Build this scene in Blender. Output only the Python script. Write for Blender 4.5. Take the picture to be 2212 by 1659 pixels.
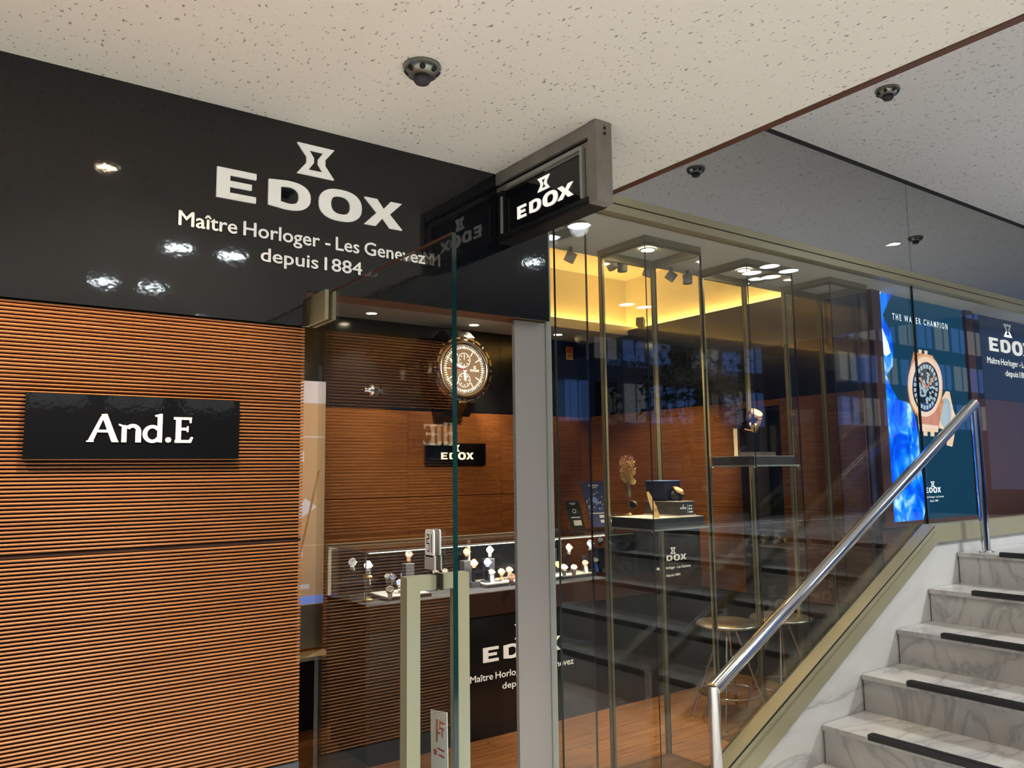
import bpy, math, random
import numpy as np
from mathutils import Matrix, Vector
random.seed(7)
S = bpy.context.scene
for o in list(bpy.data.objects): bpy.data.objects.remove(o)
COL = S.collection
PI = math.pi
def R(d): return math.radians(d)

# ------------------------------------------------------------------ camera
YAW, PIT, ROL, FPX = 0.621055177, 0.110305975, -0.0129745243, 1716.47
CAM = np.array([0.0, -2.4, 1.385])
_f = np.array([math.sin(YAW)*math.cos(PIT), math.cos(YAW)*math.cos(PIT), math.sin(PIT)])
_r0 = np.array([math.cos(YAW), -math.sin(YAW), 0.0]); _u0 = np.cross(_r0, _f)
_r = _r0*math.cos(ROL)+_u0*math.sin(ROL); _u = -_r0*math.sin(ROL)+_u0*math.cos(ROL)
def hit(px, py, axis, val):            # photo pixel -> point on the plane axis = val
    d = _f*FPX+_r*(px-1106)-_u*(py-829.5)
    k = 'xyz'.index(axis); t = (val-CAM[k])/d[k]
    return CAM+t*d
cd = bpy.data.cameras.new('camera'); cam = bpy.data.objects.new('camera', cd); COL.objects.link(cam)
cam.matrix_world = Matrix(((_r[0], _u[0], -_f[0], CAM[0]), (_r[1], _u[1], -_f[1], CAM[1]), (_r[2], _u[2], -_f[2], CAM[2]), (0, 0, 0, 1)))
cd.sensor_width = 36; cd.lens = 36*FPX/2212; cd.clip_start = .02; cd.clip_end = 300
S.camera = cam
# ------------------------------------------------------------------ world, exposure
W = bpy.data.worlds.new('dusk'); S.world = W; W.use_nodes = True
W.node_tree.nodes['Background'].inputs[0].default_value = (.22, .38, .80, 1)
W.node_tree.nodes['Background'].inputs[1].default_value = .42
S.view_settings.view_transform = 'Standard'; S.view_settings.look = 'None'
S.view_settings.gamma = 1; S.view_settings.use_curve_mapping = False
S.view_settings.exposure = 0.0
S.cycles.transparent_max_bounces = 16; S.cycles.max_bounces = 5
S.cycles.glossy_bounces = 3; S.cycles.diffuse_bounces = 3

S.cycles.sample_clamp_indirect = 6; S.cycles.use_denoising = True
S.cycles.caustics_reflective = False; S.cycles.caustics_refractive = False

WARM = (1.0, .74, .45); COOL = (.82, .93, 1.0); NEUT = (1.0, .92, .80); GOLD = (1.0, .60, .16)
def lamp(kind, loc, target, power, color, size=.06, spot=90, blend=.6, parent=None, name='lamp_light'):
    l = bpy.data.lights.new(name, kind); l.energy = power; l.color = color
    if kind == 'SPOT': l.spot_size = R(spot); l.spot_blend = blend; l.shadow_soft_size = size
    elif kind == 'AREA': l.shape = 'DISK'; l.size = size
    else: l.shadow_soft_size = size
    o = bpy.data.objects.new(name, l); COL.objects.link(o)
    d = Vector(target)-Vector(loc)
    o.rotation_euler = d.to_track_quat('-Z', 'Y').to_euler(); o.location = loc
    return o

# ------------------------------------------------------------------ materials
def _nodes(name):
    m = bpy.data.materials.new(name); m.use_nodes = True
    return m, m.node_tree, m.node_tree.nodes['Principled BSDF']
def mat(name, col, rough=.5, metal=0, spec=.5, coat=0, emis=None, es=1.0, bump=None, bscale=200, vary=None, vscale=5, vmap=(1, 1, 1)):
    m, t, b = _nodes(name); N = t.nodes; L = t.links
    b.inputs['Base Color'].default_value = (*col, 1); b.inputs['Roughness'].default_value = rough
    b.inputs['Metallic'].default_value = metal; b.inputs['Specular IOR Level'].default_value = spec
    b.inputs['Coat Weight'].default_value = coat; b.inputs['Coat Roughness'].default_value = .05
    if emis: b.inputs['Emission Color'].default_value = (*emis, 1); b.inputs['Emission Strength'].default_value = es
    if vary or bump:
        tc = N.new('ShaderNodeTexCoord'); mp = N.new('ShaderNodeMapping'); L.new(tc.outputs['Object'], mp.inputs[0])
        mp.inputs['Scale'].default_value = vmap
    if vary:
        n = N.new('ShaderNodeTexNoise'); n.inputs['Scale'].default_value = vscale; n.inputs['Detail'].default_value = 6
        L.new(mp.outputs[0], n.inputs[0]); cr = N.new('ShaderNodeValToRGB')
        cr.color_ramp.elements[0].color = (*vary, 1); cr.color_ramp.elements[0].position = .3
        cr.color_ramp.elements[1].color = (*col, 1); cr.color_ramp.elements[1].position = .7
        L.new(n.outputs[0], cr.inputs[0]); L.new(cr.outputs[0], b.inputs['Base Color'])
    if bump:
        n2 = N.new('ShaderNodeTexNoise'); n2.inputs['Scale'].default_value = bscale; n2.inputs['Detail'].default_value = 1
        L.new(mp.outputs[0], n2.inputs[0]); bp = N.new('ShaderNodeBump'); bp.inputs['Strength'].default_value = bump
        bp.inputs['Distance'].default_value = .002
        L.new(n2.outputs[0], bp.inputs['Height']); L.new(bp.outputs[0], b.inputs['Normal'])
    return m
def emit(name, col, s=1.0):
    m = bpy.data.materials.new(name); m.use_nodes = True; t = m.node_tree
    t.nodes.clear(); e = t.nodes.new('ShaderNodeEmission'); o = t.nodes.new('ShaderNodeOutputMaterial')
    e.inputs[0].default_value = (*col, 1); e.inputs[1].default_value = s; t.links.new(e.outputs[0], o.inputs[0]); return m
def glassmat(name, tint=(.97, .985, .975), r0=.045, rough=0.0):
    m = bpy.data.materials.new(name); m.use_nodes = True; t = m.node_tree; N = t.nodes; L = t.links; N.clear()
    g = N.new('ShaderNodeNewGeometry'); dp = N.new('ShaderNodeVectorMath'); dp.operation = 'DOT_PRODUCT'
    L.new(g.outputs['Incoming'], dp.inputs[0]); L.new(g.outputs['Normal'], dp.inputs[1])
    ab = N.new('ShaderNodeMath'); ab.operation = 'ABSOLUTE'; L.new(dp.outputs['Value'], ab.inputs[0])
    s1 = N.new('ShaderNodeMath'); s1.operation = 'SUBTRACT'; s1.inputs[0].default_value = 1; L.new(ab.outputs[0], s1.inputs[1])
    pw = N.new('ShaderNodeMath'); pw.operation = 'POWER'; L.new(s1.outputs[0], pw.inputs[0]); pw.inputs[1].default_value = 5
    ma = N.new('ShaderNodeMath'); ma.operation = 'MULTIPLY_ADD'; L.new(pw.outputs[0], ma.inputs[0]); ma.inputs[1].default_value = 1-r0; ma.inputs[2].default_value = r0
    tr = N.new('ShaderNodeBsdfTransparent'); tr.inputs[0].default_value = (*tint, 1)
    gl = N.new('ShaderNodeBsdfGlossy'); gl.inputs['Roughness'].default_value = rough
    mx = N.new('ShaderNodeMixShader'); L.new(ma.outputs[0], mx.inputs[0]); L.new(tr.outputs[0], mx.inputs[1]); L.new(gl.outputs[0], mx.inputs[2])
    o = N.new('ShaderNodeOutputMaterial'); L.new(mx.outputs[0], o.inputs[0]); return m
def wood(name, c1, c2, rough=.4, scl=(1, 30, 30), spec=.4, coat=0):
    m, t, b = _nodes(name); N = t.nodes; L = t.links
    tc = N.new('ShaderNodeTexCoord'); oi = N.new('ShaderNodeObjectInfo'); mp = N.new('ShaderNodeMapping'); L.new(tc.outputs['Object'], mp.inputs[0]); mp.inputs['Scale'].default_value = scl
    va = N.new('ShaderNodeVectorMath'); va.operation = 'MULTIPLY_ADD'; L.new(oi.outputs['Random'], va.inputs[0]); va.inputs[1].default_value = (9, 17, 5); L.new(mp.outputs[0], va.inputs[2])
    n = N.new('ShaderNodeTexNoise'); n.inputs['Scale'].default_value = 2.5; n.inputs['Detail'].default_value = 5; n.inputs['Roughness'].default_value = .65
    L.new(va.outputs[0], n.inputs[0]); cr = N.new('ShaderNodeValToRGB')
    cr.color_ramp.elements[0].color = (*c1, 1); cr.color_ramp.elements[0].position = .32
    cr.color_ramp.elements[1].color = (*c2, 1); cr.color_ramp.elements[1].position = .68
    L.new(n.outputs[0], cr.inputs[0]); L.new(cr.outputs[0], b.inputs['Base Color'])
    b.inputs['Roughness'].default_value = rough; b.inputs['Specular IOR Level'].default_value = spec
    b.inputs['Coat Weight'].default_value = coat; b.inputs['Coat Roughness'].default_value = .12
    return m
def marble(name, base, vein, rough=.16):
    m, t, b = _nodes(name); N = t.nodes; L = t.links
    tc = N.new('ShaderNodeTexCoord'); oi = N.new('ShaderNodeObjectInfo'); va = N.new('ShaderNodeVectorMath'); va.operation = 'MULTIPLY_ADD'
    L.new(oi.outputs['Random'], va.inputs[0]); va.inputs[1].default_value = (7, 3, 11); L.new(tc.outputs['Object'], va.inputs[2])
    mp = N.new('ShaderNodeMapping'); mp.inputs['Rotation'].default_value = (.4, .5, .6); mp.inputs['Scale'].default_value = (.9, 2.6, 1.6); L.new(va.outputs[0], mp.inputs[0])
    n = N.new('ShaderNodeTexNoise'); n.inputs['Scale'].default_value = 1.3; n.inputs['Detail'].default_value = 6; n.inputs['Roughness'].default_value = .55; n.inputs['Distortion'].default_value = 1.0
    L.new(mp.outputs[0], n.inputs[0]); cr = N.new('ShaderNodeValToRGB'); e = cr.color_ramp.elements
    e[0].position = .40; e[0].color = (*base, 1); e[1].position = .62; e[1].color = (*base, 1)
    k = e.new(.50); k.color = (*vein, 1); k2 = e.new(.46); k2.color = tuple((a*.75+c*.25) for a, c in zip(base, vein))+(1,); k3 = e.new(.535); k3.color = tuple((a*.8+c*.2) for a, c in zip(base, vein))+(1,)
    L.new(n.outputs[0], cr.inputs[0]); L.new(cr.outputs[0], b.inputs['Base Color']); b.inputs['Roughness'].default_value = rough
    return m
def ceilmat(name, col):
    m, t, b = _nodes(name); N = t.nodes; L = t.links
    tc = N.new('ShaderNodeTexCoord'); mp = N.new('ShaderNodeMapping'); L.new(tc.outputs['Object'], mp.inputs[0]); mp.inputs['Scale'].default_value = (1, .55, 1); mp.inputs['Rotation'].default_value = (0, 0, .5)
    n = N.new('ShaderNodeTexNoise'); n.inputs['Scale'].default_value = 85; n.inputs['Detail'].default_value = 2; n.inputs['Roughness'].default_value = .55; L.new(mp.outputs[0], n.inputs[0])
    n2 = N.new('ShaderNodeTexNoise'); n2.inputs['Scale'].default_value = 9; n2.inputs['Detail'].default_value = 2; L.new(mp.outputs[0], n2.inputs[0])
    ad = N.new('ShaderNodeMath'); ad.operation = 'MULTIPLY_ADD'; L.new(n2.outputs[0], ad.inputs[0]); ad.inputs[1].default_value = .10; L.new(n.outputs[0], ad.inputs[2])
    cr = N.new('ShaderNodeValToRGB'); e = cr.color_ramp.elements
    e[0].position = .365; e[0].color = tuple(c*.40 for c in col)+(1,); e[1].position = .40; e[1].color = (*col, 1)
    L.new(ad.outputs[0], cr.inputs[0]); L.new(cr.outputs[0], b.inputs['Base Color'])
    n3 = N.new('ShaderNodeTexNoise'); n3.inputs['Scale'].default_value = 130; n3.inputs['Detail'].default_value = 1; L.new(tc.outputs['Object'], n3.inputs[0])
    bp = N.new('ShaderNodeBump'); bp.inputs['Strength'].default_value = .35; bp.inputs['Distance'].default_value = .003
    L.new(n3.outputs[0], bp.inputs['Height']); L.new(bp.outputs[0], b.inputs['Normal'])
    b.inputs['Roughness'].default_value = .95; b.inputs['Specular IOR Level'].default_value = .1
    return m
M = {}
M['ceil'] = ceilmat('textured plaster', (.83, .81, .75)); M['ceil2'] = ceilmat('textured plaster high', (.86, .86, .86))
M['plain_ceil'] = mat('smooth plaster', (.70, .66, .56), .8)
M['cove'] = mat('cove paint', (.85, .78, .58), .8)
M['black'] = mat('black back-painted glass', (.006, .007, .010), .045, spec=.55, bump=.05, bscale=60)
M['black_in'] = mat('black lacquer panel', (.008, .009, .012), .16, spec=.5)
M['charcoal'] = mat('charcoal felt', (.045, .045, .050), .7)
M['dark'] = mat('shadow gap black', (.012, .010, .010), .6)
M['slat'] = wood('red walnut slat', (.25, .095, .030), (.44, .195, .075), .42, (1.2, 40, 40))
M['slat_back'] = mat('slat backing', (.035, .010, .003), .8)
M['panel'] = wood('ribbed walnut panel', (.22, .078, .022), (.36, .15, .05), .42, (1.0, 30, 30))
M['redwood'] = mat('stained brown frame', (.10, .036, .016), .4)
M['darkwood'] = mat('dark stained wood', (.035, .014, .008), .35)
M['plinth'] = mat('slate grey plinth', (.06, .075, .09), .35)
M['teal'] = mat('green glass edge', (.004, .024, .024), .08, spec=.8)
M['glass'] = glassmat('clear float glass'); M['glass_door'] = glassmat('door glass', (.95, .97, .955), .05)
M['glass_case'] = glassmat('showcase glass', (.975, .985, .975), .030); M['glass_up'] = glassmat('upper dark glass', (.5, .55, .55), .60)
M['crystal'] = glassmat('crystal glass', (.93, .95, .95), .10)
M['alu'] = mat('grey anodised aluminium', (.36, .335, .31), .45, .2); M['alu_lt'] = mat('pale aluminium', (.42, .44, .40), .4, .3)
M['champ'] = mat('champagne aluminium', (.40, .37, .24), .38, .45); M['champ_d'] = mat('champagne frame', (.30, .27, .16), .4, .45)
M['handle'] = mat('worn green-gold handle', (.27, .30, .225), .45, .3, vary=(.30, .25, .13), vscale=2)
M['signmetal'] = mat('weathered grey metal', (.34, .315, .28), .5, .35, vary=(.25, .23, .20), vscale=14)
M['white'] = mat('white letter face', (.84, .83, .78), .45, emis=(.9, .88, .80), es=.30)
M['glow'] = mat('backlit cream letter', (.9, .85, .7), .4, emis=(1, .90, .66), es=.95)
M['glow_w'] = mat('backlit white letter', (.9, .9, .85), .4, emis=(1, .97, .86), es=.75)
M['chrome'] = mat('polished steel', (.80, .80, .80), .09, 1); M['steel'] = mat('brushed steel', (.62, .62, .63), .22, 1)
M['gold'] = mat('gold', (.90, .62, .27), .3, .75); M['rose'] = mat('rose gold', (.88, .50, .33), .3, .7)
M['brass'] = mat('brass', (.85, .60, .22), .3, 1)
M['marble'] = marble('veined white marble', (.50, .485, .455), (.345, .335, .325)); M['paving'] = marble('pale paving marble', (.74, .72, .68), (.55, .54, .51)); M['marble_w'] = marble('veined marble wall', (.58, .57, .54), (.38, .38, .355), .13)
M['rubber'] = mat('black anti-slip strip', (.018, .018, .020), .35, spec=.5)
M['floorwood'] = wood('oiled floorboard', (.16, .065, .022), (.34, .16, .06), .3, (1.4, 16, 10), coat=.25)
M['hole'] = mat('dark hole', (.004, .004, .006), .6)
M['pewter'] = mat('pewter grey', (.26, .27, .24), .3, .8)
M['cream'] = mat('cream enamel', (.78, .72, .55), .5); M['offwhite'] = mat('off white', (.80, .80, .77), .5)
M['grey'] = mat('mid grey', (.30, .30, .29), .6); M['ltgrey'] = mat('light grey cushion', (.46, .43, .40), .8)
M['tan'] = mat('tan leather', (.75, .50, .24), .55); M['blue'] = mat('blue enamel', (.04, .09, .35), .3); M['bluel'] = mat('light blue', (.25, .38, .80), .3)
M['orange'] = mat('orange enamel', (.85, .30, .09), .35); M['yellow'] = mat('yellow card', (.80, .52, .05), .5); M['red'] = mat('red print', (.55, .05, .03), .5)
M['pink'] = mat('pale pink', (.70, .45, .42), .4); M['olive'] = mat('olive enamel', (.30, .34, .10), .3)
M['led_w'] = emit('warm lens', (1, .80, .52), 70); M['led_c'] = emit('cool lens', (.86, .96, 1), 40); M['led_g'] = emit('cove led strip', GOLD, 26)
M['led_cnt'] = emit('counter led strip', (1, .97, .9), 3)
# ------------------------------------------------------------------ mesh helpers
class MB:
    def __init__(s): s.v = []; s.f = []; s.mi = []; s.sm = []
    def add(s, vs, fs, mi=0, smooth=False):
        b = len(s.v); s.v += [tuple(map(float, p)) for p in vs]
        for f in fs: s.f.append(tuple(b+i for i in f)); s.mi.append(mi); s.sm.append(smooth)
        return s
    def box(s, x0, y0, z0, x1, y1, z1, mi=0):
        v = [(x0, y0, z0), (x1, y0, z0), (x1, y1, z0), (x0, y1, z0), (x0, y0, z1), (x1, y0, z1), (x1, y1, z1), (x0, y1, z1)]
        return s.add(v, [(0, 3, 2, 1), (4, 5, 6, 7), (0, 1, 5, 4), (1, 2, 6, 5), (2, 3, 7, 6), (3, 0, 4, 7)], mi)
    def prism(s, pts, a, b, ax='y', mi=0, edge=None):   # polygon pts (2D) swept from a to b along ax
        n = len(pts); area = sum(pts[i][0]*pts[(i+1) % n][1]-pts[(i+1) % n][0]*pts[i][1] for i in range(n))
        if area < 0: pts = pts[::-1]
        def P(p, t): return (p[0], t, p[1]) if ax == 'y' else ((p[0], p[1], t) if ax == 'z' else (t, p[0], p[1]))
        v = [P(p, a) for p in pts]+[P(p, b) for p in pts]
        lo = tuple(range(n)); hi = tuple(range(n, 2*n))
        flip = (ax == 'y')
        caps = [lo if flip else lo[::-1], hi[::-1] if flip else hi]
        s.add(v, caps, mi)
        sd = [((i, (i+1) % n, n+(i+1) % n, n+i) if not flip else (i, n+i, n+(i+1) % n, (i+1) % n)) for i in range(n)]
        return s.add(v, sd, mi if edge is None else edge)
    def ring(s, o, i, a, b, ax='z', mi=0):              # outer loop o, inner loop i with as many points
        n = len(o)
        def P(p, t): return (p[0], t, p[1]) if ax == 'y' else ((p[0], p[1], t) if ax == 'z' else (t, p[0], p[1]))
        v = [P(p, t) for t in (a, b) for l in (o, i) for p in l]
        f = []
        for k in range(n):
            j = (k+1) % n
            f += [(2*n+k, 2*n+j, 3*n+j, 3*n+k), (k, n+k, n+j, j), (k, j, 2*n+j, 2*n+k), (n+k, 3*n+k, 3*n+j, n+j)]
        return s.add(v, f, mi)
    def lathe(s, prof, n=24, c=(0, 0, 0), mi=0, smooth=True, ax='z', close=False):
        v = []
        for (r, h) in prof:
            for k in range(n):
                a = 2*PI*k/n; p = (r*math.cos(a), r*math.sin(a), h)
                if ax == 'y': p = (p[0], p[2], -p[1])
                if ax == 'x': p = (p[2], p[1], -p[0])
                v.append((p[0]+c[0], p[1]+c[1], p[2]+c[2]))
        f = []; m = len(prof)
        for j in range(m-1+(1 if close else 0)):
            j2 = (j+1) % m
            for k in range(n): f.append((j*n+k, j*n+(k+1) % n, j2*n+(k+1) % n, j2*n+k))
        s.add(v, f, mi, smooth)
        if not close and any(abs(q[1]-prof[0][1]) > 2e-4 for q in prof):
            if prof[0][0] > 1e-6: s.f.append(tuple(len(s.v)-len(v)+k for k in range(n))[::-1]); s.mi.append(mi); s.sm.append(False)
            if prof[-1][0] > 1e-6: s.f.append(tuple(len(s.v)-n+k for k in range(n))); s.mi.append(mi); s.sm.append(False)
        return s
    def tube(s, path, r, n=12, mi=0, cap=True, closed=False):
        path = [Vector(p) for p in path]; m = len(path); v = []; up = Vector((0.013, 0.03, 1))
        rr = r if isinstance(r, (list, tuple)) else [r]*m
        for i, p in enumerate(path):
            if closed: d = path[(i+1) % m]-path[i-1]
            else: d = path[min(i+1, m-1)]-path[max(i-1, 0)]
            d.normalize(); a = d.cross(up)
            if a.length < 1e-3: a = d.cross(Vector((1, 0, 0)))
            a.normalize(); b = d.cross(a)
            for k in range(n):
                t = 2*PI*k/n; v.append(tuple(p+(a*math.cos(t)+b*math.sin(t))*rr[i]))
        f = []
        for j in range(m-(0 if closed else 1)):
            j2 = (j+1) % m
            for k in range(n): f.append((j*n+k, j*n+(k+1) % n, j2*n+(k+1) % n, j2*n+k))
        s.add(v, f, mi, True)
        if cap and not closed:
            s.add(v[:n], [tuple(range(n))[::-1]], mi); s.add(v[-n:], [tuple(range(n))], mi)
        return s
    def xf(s, mtx):
        s.v = [tuple(mtx @ Vector(p)) for p in s.v]; return s
    def mesh(s, name, mats):
        m = bpy.data.meshes.new(name); m.from_pydata(s.v, [], s.f)
        for k in (mats if isinstance(mats, (list, tuple)) else [mats]): m.materials.append(M[k] if isinstance(k, str) else k)
        m.polygons.foreach_set('material_index', s.mi); m.polygons.foreach_set('use_smooth', s.sm); m.update(); m.validate(); return m
def ob(name, data, parent=None, loc=(0, 0, 0), rot=(0, 0, 0), mats=None):
    if isinstance(data, MB): data = data.mesh(name, mats)
    o = bpy.data.objects.new(name, data); COL.objects.link(o); o.location = loc; o.rotation_euler = rot
    if parent is not None: o.parent = parent
    return o
def tag(o, label, cat=None, group=None, kind=None):
    o['label'] = label
    if cat: o['category'] = cat
    if group: o['group'] = group
    if kind: o['kind'] = kind
    return o
def thing(name, label, cat, loc=(0, 0, 0), rot=(0, 0, 0), group=None):
    o = bpy.data.objects.new(name, None); COL.objects.link(o); o.location = loc; o.rotation_euler = rot; o.empty_display_size = .05
    return tag(o, label, cat, group)
def struct(name, data, mats=None, label=None, parent=None, loc=(0, 0, 0)):
    o = ob(name, data, parent, loc, mats=mats)
    if parent is None: o['kind'] = 'structure'
    if label: o['label'] = label
    if label and parent is None: o['category'] = CATS.get(name.split('_')[0], 'trim')
    return o
CATS = {'wall': 'wall', 'floor': 'floor', 'ceiling': 'ceiling', 'window': 'window', 'door': 'door', 'trim': 'trim', 'baseboard': 'baseboard', 'staircase': 'staircase'}
def recol(o, key):
    o.material_slots[0].link = 'OBJECT'; o.material_slots[0].material = M[key]; return o
# lettering: outlines in a unit-height box, and font text turned into mesh
def loop(w, h, n=32, e=2.4, x=0, y=0):
    pts = []
    for k in range(n):
        a = 2*PI*k/n; c, s_ = math.cos(a), math.sin(a)
        pts.append((x+w/2*math.copysign(abs(c)**(2/e), c), y+h/2*math.copysign(abs(s_)**(2/e), s_)))
    return pts
def dloop(x0, x1, y0, y1, n=32):
    pts = []; yc = (y0+y1)/2; h = (y1-y0)/2
    for k in range(n//2+1):
        a = -PI/2+PI*k/(n//2); c, s_ = math.cos(a), math.sin(a)
        xm = x0+(x1-x0)*.42
        pts.append((xm+(x1-xm)*abs(c)**(.75), yc+h*math.copysign(abs(s_)**(.85), s_)))
    for k in range(1, n//2):
        t = k/(n//2)
        pts.append((x0, y1+(y0-y1)*t))
    return pts
def glyph(ch, d):
    b = MB()
    if ch == 'E':
        b.prism([(0, 0), (1.28, 0), (1.28, .2), (.42, .2), (.42, .41), (1.13, .41), (1.13, .6), (.42, .6), (.42, .8), (1.28, .8), (1.28, 1), (0, 1)], 0, d, 'z')
    elif ch == 'D': b.ring(dloop(0, 1.48, 0, 1), dloop(.42, 1.06, .2, .8), 0, d)
    elif ch == 'O': b.ring(loop(1.62, 1.13, x=.81, y=.5), loop(.74, .66, x=.81, y=.5), 0, d)
    elif ch == 'X':
        b.prism([(0, 1), (.50, 1), (.77, .67), (1.06, 1), (1.52, 1), (1.02, .51), (1.54, 0), (1.03, 0), (.74, .34), (.46, 0), (0, 0), (.50, .5)], 0, d, 'z')
    elif ch == 'emblem':
        o = [(0, 1), (.5, 1), (1, 1), (.75, .60), (.75, .40), (1, 0), (.5, 0), (0, 0), (.25, .40), (.25, .60)][::-1]
        i = [(.30, .83), (.5, .83), (.70, .83), (.56, .58), (.56, .42), (.70, .17), (.5, .17), (.30, .17), (.44, .42), (.44, .58)][::-1]
        b.ring(o, i, 0, d)
    return b
ADV = {'E': 1.70, 'D': 1.79, 'O': 1.73, 'X': 1.54}
def txt(body, d=.0, off=0.0):
    c = bpy.data.curves.new('lettering', 'FONT'); c.body = body; c.size = 1; c.extrude = d; c.offset = off; c.resolution_u = 3
    o = bpy.data.objects.new('lettering', c); COL.objects.link(o)
    dg = bpy.context.evaluated_depsgraph_get(); me = bpy.data.meshes.new_from_object(o.evaluated_get(dg))
    bpy.data.objects.remove(o); bpy.data.curves.remove(c)
    return me
def txt_mesh(name, body, w, h, mkey, d=0.0, off=0.0, center=True):
    """font text fitted to width w and capital height h, origin at the left baseline (or centre)"""
    me = txt(body, 0, off); co = np.empty(len(me.vertices)*3); me.vertices.foreach_get('co', co); co = co.reshape(-1, 3)
    x0, x1 = co[:, 0].min(), co[:, 0].max(); sx = w/(x1-x0); sy = h/.73
    co[:, 0] = (co[:, 0]-(x0+x1)/2)*sx if center else (co[:, 0]-x0)*sx
    co[:, 1] *= sy; co[:, 2] = d
    me.vertices.foreach_set('co', co.ravel()); me.name = name; me.materials.clear(); me.materials.append(M[mkey]); me.update(); return me
FACE_S = (R(90), 0, 0)              # lettering on a plane that faces -y
FACE_W = (R(90), 0, R(-90))         # lettering on a plane that faces -x
def edox(parent, x, z, h, y, mkey, d, rot=FACE_S, wid=None, along=None):
    """the four wide letters; each letter its own mesh. along(u, v) gives a point"""
    u = 0; tot = sum(ADV[c] for c in 'EDOX'); k = (wid/tot) if wid else h
    for c in 'EDOX':
        b = glyph(c, d); b.v = [(p[0]*k, p[1]*h, p[2]) for p in b.v]
        ob('letter_'+c.lower(), b, parent, along(u*k, 0), rot, mkey); u += ADV[c]
def emblem(parent, loc, w, h, mkey, d, rot=FACE_S):
    b = glyph('emblem', d); b.v = [(p[0]*w, p[1]*h, p[2]) for p in b.v]
    return ob('hourglass_emblem', b, parent, loc, rot, mkey)

# ================================================================== THE SETTING
ZC, ZH, ZR, ZHD = 2.505, 3.113, 1.85, 1.965     # low ceiling, high ceiling, slat top, door header
ZW = 1.845
XE = 2.166                                      # edge of the low ceiling
# floors
b = MB().box(-6, -7, -.12, 9.5, -.02, -.012); fl = struct('floor', b, 'dark', 'pale marble paving of the passage in front of the shop')
tl = MB().box(0, 0, -.012, .597, .597, 0).mesh('paving_tile', 'paving')
for i in range(-6, 16):
    for j in range(-6, 0):
        if i*.6 < 3.3: ob('paving_tile', tl, fl, (i*.6, j*.6-.02, 0))
b = MB().box(-3, -.02, -.12, 4.6, 2.75, -.012); fs = struct('floor', b, 'dark', 'warm brown plank floor inside the shop')
ROW = .118; meshes = {}
for j in range(19):
    y = j*ROW; x = -.6-(j*.37 % .9)
    while x < 4.5:
        ln = (.9, .75, 1.05)[(j+int(x*10)) % 3]; x1 = min(x+ln, 4.5)
        key = round(x1-x, 3)
        if key not in meshes: meshes[key] = MB().box(0, 0, -.012, x1-x-.002, ROW-.002, 0).mesh('floorboard', 'floorwood')
        if x1 > .2: ob('floorboard', meshes[key], fs, (x, y, 0))
        x = x1
# ceilings
struct('ceiling', MB().box(-6, -5.2, ZC, XE-.03, 0, ZC+.10), 'ceil', 'low cream textured plaster ceiling with small pits')
struct('ceiling', MB().box(XE-.4, -5.2, ZH, 9.5, 0, ZH+.10), 'ceil2', 'raised grey-white plaster ceiling above the stairs')
struct('trim_1', MB().box(XE-.03, -5.2, ZC-.004, XE, 0, ZC+.012).box(XE-.03, -5.2, ZC+.012, XE-.01, 0, ZH), ['redwood'], 'thin dark brown edge strip where the low ceiling ends')
b = MB().box(1.9, .012, 2.53, 9.5, .10, ZH+.1); struct('wall_upper', b, 'hole', 'black backing behind the upper glass band')
b = MB().box(1.9, .0, 2.478, 9, .58, 2.53); struct('ceiling', b, 'plain_ceil', 'narrow plain ceiling strip above the glass showcases')
b = MB().box(-1.2, .10, 2.478, 1.9, .58, 2.53); struct('ceiling', b, 'plain_ceil', 'plain ceiling strip behind the door header')
# coffer with hidden golden light
b = MB().box(-1.3, .56, 2.53, 4.75, .60, 3.0).box(-1.3, 2.46, 2.55, 4.75, 2.50, 3.0).box(4.68, .6, 2.50, 4.74, 2.46, 3.0).box(-1.3, .6, 2.53, -1.26, 2.46, 3.0).box(-1.3, .56, 3.0, 4.75, 2.5, 3.04)
struct('ceiling', b, 'cove', 'deep golden lit ceiling recess over the shop')
b = MB().box(-1.3, 2.26, 2.483, 4.75, 2.80, 2.555); struct('ceiling', b, 'plain_ceil', 'low plain ceiling strip along the back wall')
# facade wall left of the door
b = MB().box(-3, .006, .0, .905, .12, 2.6); wl = struct('wall_left', b, 'slat_back', 'facade wall clad in horizontal red-brown wooden slats')
sl = MB().prism([(0, -.0031), (-.0095, -.0027), (-.0118, 0), (-.0095, .0027), (0, .0031)], -2.1, .912, 'x').mesh('slat', 'slat')
for k in range(128):
    z = .541+k*.01026
    if abs(z-1.187) < .004: continue
    ob('slat', sl, wl, (0, .007, z))
ob('panel_joint', MB().box(-2.1, .001, 1.1825, .911, .006, 1.1905), wl, mats='slat_back')
struct('baseboard_left', MB().box(-3, -.006, 0, .913, .006, .534), 'plinth', 'slate grey plinth under the slatted facade')
# black fascia
b = MB(); b.prism([(-3, ZR), (.912, ZR), (.912, ZHD), (1.892, ZHD), (1.892, ZC+.02), (-3, ZC+.02)], -.012, 0, 'y', 0, 1)
struct('trim_2', b, ['black', 'teal'], 'glossy black glass fascia above the slats and door')
struct('trim_3', MB().box(.905, .0, ZHD+.004, 1.892, .11, 2.6).box(.905, .11, ZHD+.03, 1.892, .13, 2.55), 'redwood', 'brown wooden underside of the door header')
# pillar
pl = struct('trim_4', MB().box(1.757, .035, 0, 1.905, .052, ZHD), 'alu', 'plain grey metal pillar between door and glass front')
ob('edge_strip', MB().box(1.906, .03, 0, 1.932, .12, 2.478), pl, mats='alu_lt')
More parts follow.
